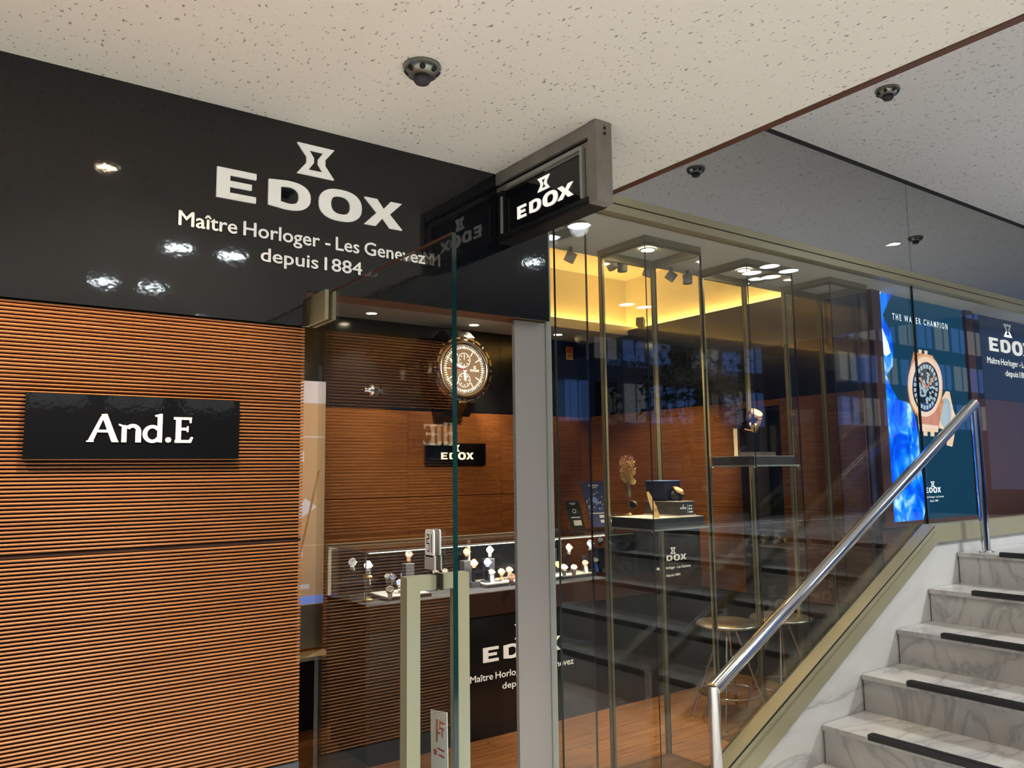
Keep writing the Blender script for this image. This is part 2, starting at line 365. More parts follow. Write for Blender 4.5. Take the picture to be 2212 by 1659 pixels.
# back wall
wb = struct('wall_back', MB().box(-1.3, 2.765, 0, 4.7, 2.86, 3.1), 'slat_back', 'back wall of the shop, black above and ribbed wood below')
def ribs(w, h, pitch=.0102, deep=.004):
    b = MB(); n = int(h/pitch); v = []; f = []
    for k in range(n):
        z = k*h/n; p = h/n
        b.add([(0, 0, z), (w, 0, z), (w, -deep, z+p*.18), (0, -deep, z+p*.18), (w, -deep, z+p*.62), (0, -deep, z+p*.62), (w, 0, z+p*.8), (0, 0, z+p*.8), (w, 0, z+p), (0, 0, z+p)],
              [(0, 1, 2, 3), (3, 2, 4, 5), (5, 4, 6, 7), (7, 6, 8, 9)])
    b.box(0, .0001, 0, w, .012, h)
    return b
PW = .818; pm1 = ribs(PW, 1.212).mesh('panel', 'panel'); pm2 = ribs(PW, .622).mesh('panel', 'panel'); pb = MB().box(0, -.004, 0, PW, .012, .640).mesh('black_panel', 'black_in')
for i in range(-1, 4):
    x = 1.931+i*.8205
    if x > 4.4: continue
    ob('panel', pm1, wb, (x, 2.753, .0)); ob('panel', pm2, wb, (x, 2.753, 1.217)); ob('black_panel', pb, wb, (x, 2.753, 1.843))
ob('panel', ribs(.34, 1.84).mesh('panel', 'panel'), wb, (4.3925+.003, 2.753, 0)); ob('black_panel', MB().box(0, -.004, 0, .3, .012, .64), wb, (4.395, 2.753, 1.843), mats='black_in')
# right side wall of the shop (faces -x), with a display niche
NY0, NY1, NZ0, NZ1 = .86, 1.20, .545, 1.80
wr = struct('wall_right', MB().box(4.53, .25, 0, 4.60, NY0, 2.525).box(4.53, NY1, 0, 4.60, 2.76, 2.525).box(4.53, NY0, 0, 4.6, NY1, NZ0).box(4.53, NY0, NZ1, 4.6, NY1, 2.525), 'slat_back', 'right side wall of the shop with a lit display niche')
def side_panel(y0, y1, z0, z1):
    b = ribs(y1-y0, z1-z0); return ob('panel', b.mesh('panel', 'panel'), wr, (4.518, y1, z0), (0, 0, R(-90)))
for (y0, y1) in ((.262, .55), (.553, NY0-.003), (NY1+.003, 1.72), (1.723, 2.24), (2.243, 2.745)):
    side_panel(y0, y1, .545, 1.117); side_panel(y0, y1, 1.121, ZW+.005)
ob('panel', ribs(NY1-NY0, ZW-NZ1-.0).mesh('panel', 'panel'), wr, (4.518, NY1, NZ1+.004), (0, 0, R(-90)))
ob('black_panel', MB().box(4.505, .262, ZW+.012, 4.53, 2.745, 2.525), wr, mats='black_in')
ob('black_base', MB().box(4.505, .262, 0, 4.53, 2.745, .54), wr, mats='black_in')
ob('niche_lining', MB().box(4.60, NY0, NZ0, 4.86, NY0-.02, NZ1).box(4.60, NY1, NZ0, 4.86, NY1+.02, NZ1).box(4.86, NY0, NZ0, 4.88, NY1, NZ1).box(4.53, NY0, NZ0-.02, 4.88, NY1, NZ0).box(4.53, NY0, NZ1, 4.88, NY1, NZ1+.02), wr, mats='charcoal')
# wall with the light box, right behind the glass on the landing
wp = struct('wall_landing', MB().box(4.60, .262, 0, 9.2, .36, 2.62), 'slat_back', 'wall behind the upper landing glass, black above wood')
ob('black_panel', MB().box(5.90, .248, 1.866, 9.2, .262, 2.62), wp, mats='black_in')
ob('wood_panel', MB().box(5.90, .248, .9, 7.2, .262, 1.862).box(4.52, .250, .0, 5.90, .262, 1.02), wp, mats='redwood')
# stairs up to the landing
NX, GO, RI = 3.457, .353, .177
st = struct('staircase', MB().prism([(NX+.03, 0)]+[q for i in range(5) for q in ((NX+.03+i*GO, RI*(i+1)-.025), (NX+.03+(i+1)*GO, RI*(i+1)-.025))][:-1]+[(9.2, RI*5-.025), (9.2, 0)], -2.6, -.06, 'y'), 'grey', 'flight of grey-veined marble steps with black anti-slip strips')
tread = MB().box(0, -2.6, -.024, GO+.02, -.056, 0).mesh('tread', 'marble'); riser = MB().box(0, -2.6, 0, .02, -.058, RI-.025).mesh('riser', 'marble')
strip = MB().box(.004, -2.3, -.012, .052, -.0, .012); strip.box(.014, -2.3, .012, .018, 0, .014).box(.03, -2.3, .012, .034, 0, .014)
strip = strip.mesh('anti_slip_strip', 'rubber')
for i in range(5):
    x = NX+i*GO; z = RI*(i+1)
    ob('riser', riser, st, (x+.01, 0, z-RI))
    if i < 4: ob('tread', tread, st, (x, 0, z))
    else:
        lt = MB().box(0, -.8475, -.024, .797, 0, 0).mesh('landing_tile', 'marble')
        for k in range(5):
            for j in range(3): ob('landing_tile', lt, st, (x+k*.80, -.056-j*.85, z))
    ob('anti_slip_strip', strip, st, (x-.006, -.285, z+.001))
# marble wall under the sloping curb
def zt(x): return .134+.4975*(x-2.745)
def zb(x): return .215+.516*(x-3.197)
ws = struct('wall_stair', MB().prism([(2.78, 0), (9.2, 0), (9.2, .954), (4.63, .954)], -.05, -.012, 'y'), 'marble_w', 'white veined marble wall beside the steps')
# curb
cb = struct('trim_5', MB().prism([(2.476, 0), (2.78, 0), (4.629, .954), (9.2, .954), (9.2, 1.055), (4.606, 1.055)], -.068, -.0, 'y'), 'champ', 'sloping olive-beige metal curb under the glass front')
ob('curb_groove', MB().prism([(2.56, .0), (2.60, .0), (4.622, 1.018), (4.602, 1.020)], -.0695, -.066, 'y'), cb, mats='champ_d')
ob('curb_shadow_gap', MB().prism([(2.50, .006), (2.520, .006), (4.606, 1.0445), (4.606, 1.051)], -.0692, -.066, 'y'), cb, mats='hole')
# glazing
T = .012
w1 = struct('window_1', MB().prism([(1.935, .0), (2.476, 0), (4.606, 1.05), (4.668, 1.05), (4.668, 2.47), (1.935, 2.47)], 0, T, 'y', 0, 1), ['glass', 'teal'], 'large clear glass pane of the shop front beside the steps')
w2 = struct('window_2', MB().box(4.672, 0, 1.05, 9.2, T, 2.47), ['glass'], 'clear glass pane in front of the light box')
w3 = struct('window_3', MB().box(XE, -.004, 2.535, 4.668, .008, ZH), ['glass_up'], 'dark reflecting glass band above the rail, wide part')
w4 = struct('window_4', MB().box(4.672, -.004, 2.535, 9.2, .008, ZH), ['glass_up'], 'dark reflecting glass band above the rail beyond the joint')
struct('trim_6', MB().box(1.935, -.028, 2.462, 9.2, .03, 2.497).box(1.935, -.020, 2.497, 9.2, .03, 2.503).box(1.935, -.03, 2.503, 9.2, .03, 2.537), 'champ', 'champagne metal rail along the top of the glass')
struct('trim_7', MB().box(4.6685, -.003, 1.05, 4.6715, T, ZH), 'hole', 'thin dark joint between two glass panes')
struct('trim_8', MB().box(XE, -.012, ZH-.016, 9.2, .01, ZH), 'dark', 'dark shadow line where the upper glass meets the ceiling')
# ================================================================== LAMPS
def downlight(loc, r, lens, label, power, color, group, spot=110, target=None, cat='downlight', ring='offwhite'):
    t = thing('downlight', label, cat, loc, group=group)
    ob('trim_ring', MB().lathe([(r, .0), (r*1.22, 0), (r*1.22, -.004), (r*1.02, -.006)], 28, close=True), t, mats=ring)
    ob('lens', MB().lathe([(0.0001, -.0015), (r, -.0015)], 28), t, mats=lens)
    l = lamp('SPOT', (loc[0], loc[1], loc[2]-.02), target or (loc[0], loc[1], 0), power, color, r*.8, spot, .7)
    l.parent = t; l.matrix_parent_inverse = t.matrix_world.inverted(); l.location = (0, 0, -.02)
    return t
# warm wall washers on the slatted facade
downlight((.43, -.73, ZC), .035, 'led_w', 'small warm ceiling spot washing the slatted wall above the name plate', 110, WARM, None, 75, (.40, .0, 1.28))
downlight((-.35, -.73, ZC), .035, 'led_w', 'small warm ceiling spot washing the slatted wall at its far left', 85, WARM, None, 75, (-.15, .0, 1.15))
for k, (x, y) in enumerate(((.89, -1.68), (1.15, -1.68), (.70, -2.62), (.96, -2.62), (.1, -3.6), (1.5, -3.6), (-.95, -1.68), (-1.21, -1.68))):  # the two rear ones are unseen, added to bounce light onto the ceiling
    downlight((x, y, ZC), .07, 'led_c', 'round white downlight in the low ceiling, '+('left one of the front pair above the tagline', 'right one of the front pair above the tagline', 'left one of the second pair', 'right one of the second pair', 'added unseen rear left one', 'added unseen rear right one', 'right one of the added unseen pair at the far left', 'left one of the added unseen pair at the far left')[k], 120, (1, .95, .88), 'cool downlights of the low ceiling', 106)  # the far left pair is unseen, added to brighten the door's pull plate
for k, (x, y) in enumerate(((5.69, -1.72), (5.97, -1.73), (6.02, -1.95), (5.75, -1.95), (5.74, -3.53), (5.99, -3.53), (3.58, -1.75), (3.9, -2.75))):
    downlight((x, y, ZH), .075, 'led_c', 'round white downlight in the raised ceiling, '+('front left of the group of four', 'front right of the group of four', 'back right of the group of four', 'back left of the group of four', 'left one of the far pair', 'right one of the far pair', 'single one nearest the low ceiling edge', 'single one nearest the street')[k], 80, (.93, .97, 1), 'cool downlights of the raised ceiling', 150)
downlight((5.94, -.77, ZH), .04, 'led_w', 'small warm spot in the raised ceiling over the landing', 30, WARM, None, 80)
downlight((3.0, -1.1, ZH), .04, 'led_w', 'small warm spot in the raised ceiling over the lower steps', 60, WARM, None, 75, (3.4, -.3, .2))
# golden strips hidden on the ledges of the ceiling recess
t = ob('cove_light', MB().box(-1.2, 2.42, 2.556, 4.66, 2.45, 2.575), mats='led_g'); tag(t, 'golden light strip hidden on the ledge along the back wall', 'light strip')
t = ob('cove_light', MB().box(4.63, .62, 2.527, 4.66, 2.40, 2.545), mats='led_g'); tag(t, 'golden light strip hidden on the ledge over the right wall', 'light strip')
# ================================================================== FASCIA LETTERING
fy = -.012
t = thing('fascia_lettering', 'large white emblem and raised shop name over the door on the black fascia', 'lettering', (.94, fy, 2.2))
def fl_(u, v): return (.6255-.94+u, -.0, 2.217-2.2)
edox(t, 0, 0, .093, 0, 'white', .008, wid=.622, along=fl_)
emblem(t, (.872-.94, 0, 2.344-2.2), .125, .101, 'white', .008)
def thicken(me, dx):      # heavier strokes: the flat letters laid three times, a hair apart
    vs = [tuple(v.co) for v in me.vertices]; fs = [tuple(q.vertices) for q in me.polygons]; n = len(vs); m0 = me.materials[0]
    me.clear_geometry(); V = []; F = []
    for i, (a, c) in enumerate(((-dx, 0), (dx, 0), (0, dx*.8), (0, -dx*.8))):
        V += [(x+a, y+c, z+i*2e-5) for x, y, z in vs]; F += [tuple(k+i*n for k in f) for f in fs]
    me.from_pydata(V, [], F); me.update()
def words(parent, parts, x0, x1, zbase, h, y, mkey, off, rot=FACE_S, d=.004):
    """words placed in proportion to their widths between x0 and x1"""
    ms = [txt_mesh('word', w, 1, h, mkey, d, off, False) for w in parts]
    raw = []
    for w in parts:
        me = txt(w); co = [v.co.x for v in me.vertices]; raw.append(max(co)-min(co))
    sp = .30; tot = sum(raw)+sp*(len(parts)-1); k = (x1-x0)/tot; u = 0; out = []
    for w, r, me in zip(parts, raw, ms):
        for v in me.vertices: v.co.x *= r*k
        thicken(me, h*.022)
        out.append(ob('word', me, parent, (0, 0, 0), rot)); out[-1]['u'] = u*k; u += r+sp
    return out
t2 = thing('fascia_tagline', 'two lines of thin white lettering under the shop name on the fascia', 'lettering', (.93, fy, 2.1))
for o in words(t2, ['Maître', 'Horloger', '-', 'Les', 'Genevez'], .522, 1.337, 2.112, .046, fy, 'white', .0):
    o.location = (.522+o['u']-.93, -.001, 2.112-2.1); del o['u']
for o in words(t2, ['depuis', '1884'], .763, 1.099, 2.040, .044, fy, 'white', .0):
    o.location = (.763+o['u']-.93, -.001, 2.040-2.1); del o['u']
# name plate on the slats
t = thing('name_plate', 'black glossy name plate with glowing cream letters on the slatted wall', 'sign', (.436, -.004, 1.435))
ob('plate', MB().box(-.271, -.026, 0, .270, .0, .169), t, mats='black')
def strokes(name, polys, x, z, s, parent):
    b = MB()
    for p in polys: b.prism([(q[0]*s, q[1]*s) for q in p], 0, .004, 'z')
    return ob(name, b, parent, (x, -.026, z), FACE_S, 'glow')
s_ = .0755; zb_ = 1.479-1.435
strokes('letter_a', [[(0, 0), (.17, 0), (.50, .86), (.62, 1.0), (.48, .98), (.40, .90)], [(.42, .98), (.60, 1.0), (.95, .10), (1.0, 0), (.78, 0), (.74, .10)], [(.20, .34), (.76, .34), (.73, .43), (.25, .43)], [(-.03, 0), (.2, 0), (.2, .04), (-.03, .04)]], .309-.436, zb_, s_, t)
def arc(cx, cy, rx, ry, a0, a1, tk, n=10):
    out = []
    for k in range(n):
        p = R(a0+(a1-a0)*k/n); q = R(a0+(a1-a0)*(k+1)/n)
        out.append([(cx+rx*math.cos(p), cy+ry*math.sin(p)), (cx+rx*math.cos(q), cy+ry*math.sin(q)), (cx+(rx-tk)*math.cos(q), cy+(ry-tk*.8)*math.sin(q)), (cx+(rx-tk)*math.cos(p), cy+(ry-tk*.8)*math.sin(p))])
    return out
strokes('letter_n', [[(.1, 0), (.26, 0), (.26, .60), (.1, .62), (0, .66), (0, .60), (.1, .56)], [(.56, 0), (.74, 0), (.74, .42), (.56, .42)]]+arc(.46, .40, .28, .26, 0, 150, .16), .384-.436, zb_, s_, t)
strokes('letter_d', [[(.50, .02), (.66, 0), (.66, 1.05), (.60, 1.06), (.40, 1.0), (.42, .95), (.50, .94)]]+arc(.33, .31, .33, .33, 40, 330, .15, 18), .444-.436, zb_, s_, t)
strokes('full_stop', [loop(.2, .2, 14, 2, .1, .1)], .503-.436, zb_, s_, t)
strokes('letter_e', [[(.08, 0), (.26, 0), (.26, .92), (.08, .92)], [(0, .86), (.62, .86), (.64, .95), (0, .95)], [(.2, .46), (.52, .46), (.52, .56), (.2, .56)], [(.05, 0), (.62, 0), (.70, .2), (.63, .22), (.55, .1), (.05, .1)], [(.55, .90), (.63, .94), (.62, .74), (.57, .74)], [(.47, .40), (.52, .40), (.52, .62), (.47, .62)]], .524-.436, zb_, s_, t)
# projecting box sign
xs = 1.647
t = thing('projecting_sign', 'black lit box sign in grey metal frame hung from the ceiling beside the fascia', 'sign', (xs, 0, 2.235))
ob('top_bracket', MB().box(-.005, -.565, .225, .075, -.015, .268), t, mats='signmetal')
ob('frame', MB().box(0, -.545, .195, .07, -.015, .212).box(0, -.545, .028, .07, -.525, .195).box(0, -.519, .028, .07, -.500, .195), t, mats='signmetal')
M['shade_metal'] = mat('shaded sign metal', (.035, .033, .032), .3, .5)  # shadow and dark reflection on the lower frame put into its colour
ob('lower_frame', MB().box(0, -.545, 0, .07, -.015, .012).box(-.003, -.545, .013, .07, -.015, .028).box(0, -.055, .028, .07, -.015, .195), t, mats='shade_metal')
ob('shadow_gap', MB().box(.01, -.545, .212, .07, -.015, .225).box(.01, -.525, .028, .06, -.519, .195), t, mats='hole')
ob('inner_frame', MB().box(-.006, -.512, .03, .0, -.500, .205).box(-.006, -.5, .196, 0, -.09, .206).box(-.006, -.055, .03, 0, -.045, .17), t, mats='alu_lt')
ob('end_bracket', MB().box(-.008, -.585, .0, .06, -.546, .268), t, mats='signmetal')
for z in (.246, .228): ob('screw', MB().lathe([(.0001, -.002), (.005, -.002), (.005, 0)], 10, (.03, -.586, z), ax='y'), t, mats='dark')
ob('panel', MB().box(.012, -.5, .028, .06, -.055, .195), t, mats='black')
ob('light_slot', MB().box(.006, -.498, .190, .012, -.30, .1945), t, mats=emit('sign leak', (.55, .72, .62), .5) and 'alu_lt')
def pw(u, v): return (.0115, -.130-u, 2.302-2.235)
k = 0
for c, y, w in (('E', -.132, .062), ('D', -.205, .072), ('O', -.283, .078), ('X', -.365, .074)):
    b = glyph(c, .003); b.v = [(p[0]*w/ADV[c]*1.12, p[1]*.046, p[2]) for p in b.v]
    ob('letter_'+c.lower(), b, t, (.0115, y, 2.298-2.235), FACE_W, 'glow_w')
emblem(t, (.0115, -.255, 2.362-2.235), .068, .048, 'glow_w', .003, FACE_W)
# sprinkler heads
def sprinkler(loc, label):
    t = thing('sprinkler', label, 'sprinkler', loc)
    ob('body', MB().lathe([(.052, 0), (.053, -.008), (.048, -.020), (.034, -.030), (.0001, -.031)], 28), t, mats='pewter')
    for k in range(8):
        a = k*PI/4+.3; c = (math.cos(a)*.044, math.sin(a)*.044, -.0215)
        m = Matrix.Translation(c) @ Vector((math.cos(a)*.7, math.sin(a)*.7, -.75)).to_track_quat('Z', 'Y').to_matrix().to_4x4()
        ob('vent_hole', MB().lathe([(.0085, -.003), (.0085, .0015), (.0001, .0016)], 12).xf(m), t, mats='hole')
    ob('nozzle', MB().lathe([(.022, -.028), (.024, -.042), (.019, -.050), (.0001, -.052)], 24), t, mats='charcoal')
    return t
p = hit(912, 143, 'z', ZC); sprinkler((p[0], p[1], ZC), 'pewter sprinkler head on the low cream ceiling')
p = hit(1917, 193, 'z', ZH); sprinkler((p[0], p[1], ZH), 'dark sprinkler head on the raised ceiling near the edge')
p = hit(1975, 513, 'z', ZH); sprinkler((p[0], -p[1], ZH), 'dark sprinkler head further along the raised ceiling by the warm spot')
# ================================================================== GLASS DOOR
d = bpy.data.objects.new('door_1', None); COL.objects.link(d); d.location = (.954, 0, 0); d['kind'] = 'structure'; tag(d, 'frameless glass door standing open towards the passage', 'door')
b = MB().prism([(-.838, .012), (-.03, .012), (-.03, 1.948), (-.838, 1.948)], -.006, .006, 'x', 0)
ob('glass_leaf', b, d, mats=['glass_door'])
ob('polished_edge', MB().box(-.006, -.8395, .012, .006, -.838, 1.948), d, mats='teal'); ob('top_edge', MB().box(-.006, -.838, 1.948, .006, -.03, 1.949), d, mats='redwood')
for z0, z1 in ((1.862, 1.955), (.004, .1)):
    for sx in (-1, 1):
        x0, x1 = sorted((sx*.0065, sx*.018))
        ob('patch_fitting', MB().box(x0, -.105, z0, x1, .06, z1), d, mats='champ')
def handle(x, side):
    hd = ob('pull_handle', MB().box(x-.017, -.768, .30, x+.017, -.736, 1.150), d, mats='handle')
    x0, x1 = sorted((x-math.copysign(.017, side), side*.0062))
    for z in (1.117, .30): ob('standoff', MB().box(x0, -.768, z, x1, -.736, z+.033), hd, mats='handle')
    ob('gasket', MB().box(*sorted((side*.0061, side*.009))[:1], -.770, 1.115, sorted((side*.0061, side*.009))[1], -.734, 1.152), hd, mats='dark')
handle(-.068, -1); handle(.064, 1)
for sx in (-1, 1):
    x0, x1 = sorted((sx*.0062, sx*.0105))
    pp = ob('pull_plate', MB().prism(loop(.040, .064, 24, 8, -.738, 1.221), x0, x1, 'x'), d, mats='offwhite')
    ob('tape_square', MB().box(x0, -.762, 1.160, x1, -.716, 1.193), d, mats='ltgrey' if sx < 0 else 'alu_lt')
    if sx < 0:   # the character for "pull"
        ch = MB(); Y = -.738; Z = 1.221
        for (u0, v0, u1, v1) in ((-.012, .018, .000, .0205), (-.002, .010, .000, .0205), (-.012, .0085, .000, .011), (-.012, .000, -.010, .011), (-.012, -.002, .001, .0005), (-.001, -.020, .001, .0005), (-.008, -.020, .000, -.0175), (.009, -.021, .0115, .0215)):
            ch.box(x0-.0006, Y-u1, Z+v0, x0, Y-u0, Z+v1)
        ob('pull_character', ch, pp, mats='hole')
ky, kz = hit(803, 843, 'x', .948)[1:]
for sx in (-1, 1): ob('suction_knob', MB().lathe([(.017, sx*.0062), (.015, sx*.010), (.006, sx*.013), (.005, sx*.022), (.007, sx*.026), (.0001, sx*.027)], 20, (0, ky, kz), ax='x'), d, mats='crystal' if sx > 0 else 'steel')
lf = ob('leaflet', MB().prism([(-.79, .70), (-.715, .70), (-.712, .835), (-.786, .845)], .007, .009, 'x'), d, mats='offwhite')
bm = MB()
for (u, v, w, h) in ((-.775, .815, .018, .004), (-.775, .803, .018, .003), (-.768, .785, .004, .018), (-.757, .79, .012, .004), (-.757, .80, .003, .02), (-.745, .77, .006, .05), (-.775, .755, .03, .004), (-.775, .742, .025, .004), (-.74, .74, .012, .012)): bm.box(.0064, u, v, .0069, u+w, v+h)
ob('red_print', bm, lf, mats='red')
# ================================================================== HANDRAIL
HY = -.165
a = hit(1541, 1488, 'y', HY); bpt = hit(2104, 872, 'y', HY); ft = hit(2131, 1190, 'z', RI*5)
t = thing('handrail', 'polished steel handrail sloping up along the steps', 'handrail', (a[0], HY, 0))
def oval(b, sx): return b
bx_ = bpt[0]-a[0]; bz = bpt[2]
pr = MB().tube([(0, 0, a[2]), (bx_, 0, bz)], .030, 24)
ob('rail_tube', pr, t, mats='chrome')
ob('post', MB().tube([(0, 0, 0), (0, 0, a[2]+.012)], .0245, 20), t, mats='chrome')
ob('post', MB().tube([(bx_+.012, 0, RI*5), (bx_+.006, 0, bz+.012)], .0245, 20), t, mats='chrome')
ob('floor_flange', MB().lathe([(.04, RI*5), (.04, RI*5+.006), (.024, RI*5+.008)], 20, (bx_+.012, 0, 0)), t, mats='chrome')
# ================================================================== FULL HEIGHT GLASS SHOWCASES
CY0, CY1, CZ = .17, .50, 2.478
def showcase(x0, label, tray_z, light=True, wid=.385):
    t = thing('glass_showcase', label, 'showcase', (x0, CY0, 0), group='tall glass showcases behind the shop front'); w = wid; dp = CY1-CY0
    ob('top_frame', MB().box(0, 0, CZ-.042, w, .014, CZ).box(0, dp-.014, CZ-.042, w, dp, CZ).box(0, .014, CZ-.042, .014, dp-.014, CZ).box(w-.014, .014, CZ-.042, w, dp-.014, CZ), t, mats='champ_d')
    half = wid < .35
    for x in ((w-.02,) if half else (0, w-.02)): ob('rear_post', MB().box(x, dp-.022, .0, x+.02, dp, CZ-.042), t, mats='champ_d')
    ob('front_pane', MB().prism([(.0, .0), (w, 0), (w, CZ-.03), (0, CZ-.03)], 0, .006, 'y', 0, 1), t, mats=['glass_case', 'dark'])
    for x in ((w-.006,) if half else (0, w-.006)): ob('side_pane', MB().prism([(.0065, 0), (dp-.023, 0), (dp-.023, CZ-.03), (.0065, CZ-.03)], x, x+.006, 'x', 0, 1), t, mats=['glass_case', 'dark'])
    ob('rear_pane', MB().prism([(.19 if half else .021, .0), (w-.021, 0), (w-.021, CZ-.043), (.19 if half else .021, CZ-.043)], dp-.012, dp-.008, 'y', 0, 1), t, mats=['glass_case', 'dark'])
    if tray_z:
        ob('glass_shelf', MB().prism([(.008, .008), (w-.008, .008), (w-.008, dp-.024), (.008, dp-.024)], tray_z-.052, tray_z-.044, 'z', 0, 1), t, mats=['glass_case', 'alu_lt'])
        for (x, y) in ((.012, .02), (w-.012, .02), (.012, dp-.04), (w-.012, dp-.04)): ob('shelf_pin', MB().lathe([(.0001, -.06), (.007, -.06), (.007, -.052)], 10, (x, y, tray_z)), t, mats='steel')
        ob('display_plinth', MB().box(.02, .03, tray_z-.044, w-.02, dp-.03, tray_z), t, mats=['charcoal'])
        ob('plinth_top', MB().box(.02, .03, tray_z, w-.02, dp-.03, tray_z+.003), t, mats='ltgrey')
    if light:
        dl = downlight((x0+.18, CY0+.16, CZ-.004), .033, 'led_w', light, 210, WARM, 'warm spots inside the showcases', 46, (x0+.2, CY0+.16, 1.2))
    return t
showcase(1.945, 'tall glass showcase next to the grey pillar', None, None, .305)
showcase(2.612, 'tall glass showcase with dried flowers and boxed watch', 1.163, 'warm spot lens in the top of the flower showcase')
showcase(3.352, 'tall glass showcase holding one rose gold watch', 1.449, 'warm spot lens in the top of the rose gold watch showcase')
showcase(4.092, 'tall empty glass showcase nearest the light box', None, None)
# ceiling spots at the edge of the recess
for k, (px, py, w) in enumerate(((1200, 556, 'leftmost by the pillar'), (1313, 563, 'left of the flower showcase corner'), (1325, 572, 'first inside the flower showcase outline'), (1378, 584, 'second, tilted'), (1430, 593, 'third, pale and tilted'), (1466, 599, 'rightmost'))):
    p = hit(px, py-10, 'z', 2.478); t = thing('track_spot', 'small grey cylinder spot at the recess edge, '+w, 'spotlight', (p[0], min(p[1], .52), 2.478), group='cylinder spots at the recess edge')
    tl = R((25, -20, 0, 20, 35, 0)[k])
    ob('mount', MB().lathe([(.008, 0), (.008, -.025)], 10), t, mats='grey')
    l = lamp('SPOT', (p[0], min(p[1], .52)+.06, 2.375), ((2.2, 2.7, 1.3), (3.1, 2.4, 2.1), (3.05, 2.75, 1.4), (2.6, 1.0, 0), (3.6, 1.0, 0), (4.5, 1.9, 1.2))[k], (40, 110, 60, 120, 120, 140)[k], WARM, .02, (55, 26, 45, 60, 60, 38)[k], .6); l.parent = t; l.matrix_parent_inverse = Matrix.Translation(-Vector(t.location))
    ob('spot_body', MB().lathe([(.0001, .02), (.026, .02), (.026, -.03), (.022, -.032), (.021, -.022), (.0001, -.022)], 20), t, (0, 0, -.045), (tl, tl*.6, 0), 'alu')
# ================================================================== COUNTER
CX0, CX1, KY0, KY1, KZ = 1.705, 4.10, 1.22, 1.70, .745
t = thing('display_counter', 'long dark shop counter with glass top case full of watches', 'counter', (CX0, KY0, 0)); w = CX1-CX0; dp = KY1-KY0; sp = 1.60
ob('plinth', MB().box(.03, .05, 0, w-.02, dp, .095), t, mats='hole')
ob('end_panel', MB().box(0, 0, .095, .02, dp, KZ), t, mats='darkwood')
ob('front_panel', MB().box(.02, 0, .0, w, .02, .62), t, mats='black_in')
ob('body', MB().box(.021, .021, .095, w, dp, KZ-.03), t, mats='darkwood')
ob('upper_band', MB().box(.02, -.004, .625, w, .02, KZ), t, mats='darkwood')
ob('deck', MB().box(0, .021, KZ-.029, sp, dp, KZ), t, mats='charcoal')
ob('front_glass', MB().prism([(.0, KZ), (sp, KZ), (sp, 1.0), (0, 1.0)], .004, .010, 'y', 0, 1), t, mats=['glass_case', 'alu_lt'])
ob('end_glass', MB().prism([(.011, KZ), (dp, KZ), (dp, 1.0), (.011, 1.0)], .0, .006, 'x', 0, 1), t, mats=['glass_case', 'alu_lt'])
ob('top_glass', MB().prism([(.0, .003), (sp, .003), (sp, dp), (.0, dp)], 1.0005, 1.0085, 'z', 0, 1), t, mats=['glass_case', 'alu_lt'])
ob('led_strip', MB().box(.02, .011, .9955, sp, .016, .9998), t, mats='led_cnt')
ob('rear_rail', MB().box(0, dp, .985, sp, dp+.02, 1.012), t, mats='cream')
for x in (.0, .88, 1.58): ob('rear_post', MB().box(x, dp-.01, KZ, x+.018, dp+.01, .985), t, mats='cream')
for x0, x1 in ((.02, .879), (.899, 1.579)): ob('rear_door', MB().box(x0, dp-.006, KZ+.004, x1, dp-.001, .982), t, mats='black_in')
ob('tall_front', MB().box(sp+.004, 0, KZ, w, .02, .99), t, mats='black_in')
ob('tall_top', MB().box(sp+.004, 0, .991, w, dp, 1.008), t, mats='black_in')
l = lamp('AREA', (CX0+.8, KY0+.12, .985), (CX0+.8, KY0+.2, .7), 9, (1, .96, .88), .05); l.data.shape = 'RECTANGLE'; l.data.size = 1.5; l.data.size_y = .03
l.parent = t; l.matrix_parent_inverse = Matrix.Translation((-CX0, -KY0, 0))
t2 = thing('counter_lettering', 'large cream emblem and shop name on the black counter front', 'lettering', (2.64, KY0, .23))
for c, u in zip('EDOX', (0, 1.70, 3.49, 5.22)):
    b = glyph(c, .004); b.v = [(p[0]*.0775, p[1]*.076, p[2]) for p in b.v]; ob('letter_'+c, b, t2, (2.378-2.64+u*.0775, 0, .385-.23), FACE_S, 'white') if False else ob('letter_'+c.lower(), b, t2, (2.378-2.64+u*.0775, 0, .385-.23), FACE_S, 'white')
emblem(t2, (2.585-2.64, 0, .48-.23), .10, .08, 'white', .0)
for o in words(t2, ['Maître', 'Horloger', '-', 'Les', 'Genevez'], 2.292, 2.99, .295, .036, 0, 'white', .0): o.location = (2.295+o['u']-2.64, -.001, .295-.23); del o['u']
for o in words(t2, ['depuis', '1884'], 2.498, 2.79, .235, .034, 0, 'white', .0): o.location = (2.498+o['u']-2.64, -.001, .235-.23); del o['u']
def logo_small(t, x, z, w, y, mkey='white', off=.02):
    for c, u in zip('EDOX', (0, 1.70, 3.49, 5.22)):
        b = glyph(c, .002); k = w/6.76; b.v = [(p[0]*k, p[1]*k*1.0, p[2]) for p in b.v]; ob('letter_'+c.lower(), b, t, (x+u*k, y, z), FACE_S, mkey)
    emblem(t, (x+w*.40, y, z+w*.17), w*.2, w*.17, mkey, .002)
t3 = thing('counter_lettering', 'small grey emblem and shop name on the right end of the counter', 'lettering', (3.72, KY0, .62))
p = hit(1425, 1214, 'y', KY0); logo_small(t3, p[0]-3.72, p[2]-.62, .245, 0)
p = hit(1418, 1232, 'y', KY0)
for o in words(t3, ['Maître', 'Horloger', '-', 'Les', 'Genevez'], p[0], p[0]+.31, 0, .018, 0, 'white', .014): o.location = (p[0]+o['u']-3.72, -.001, p[2]-.62); del o['u']
p = hit(1438, 1246, 'y', KY0)
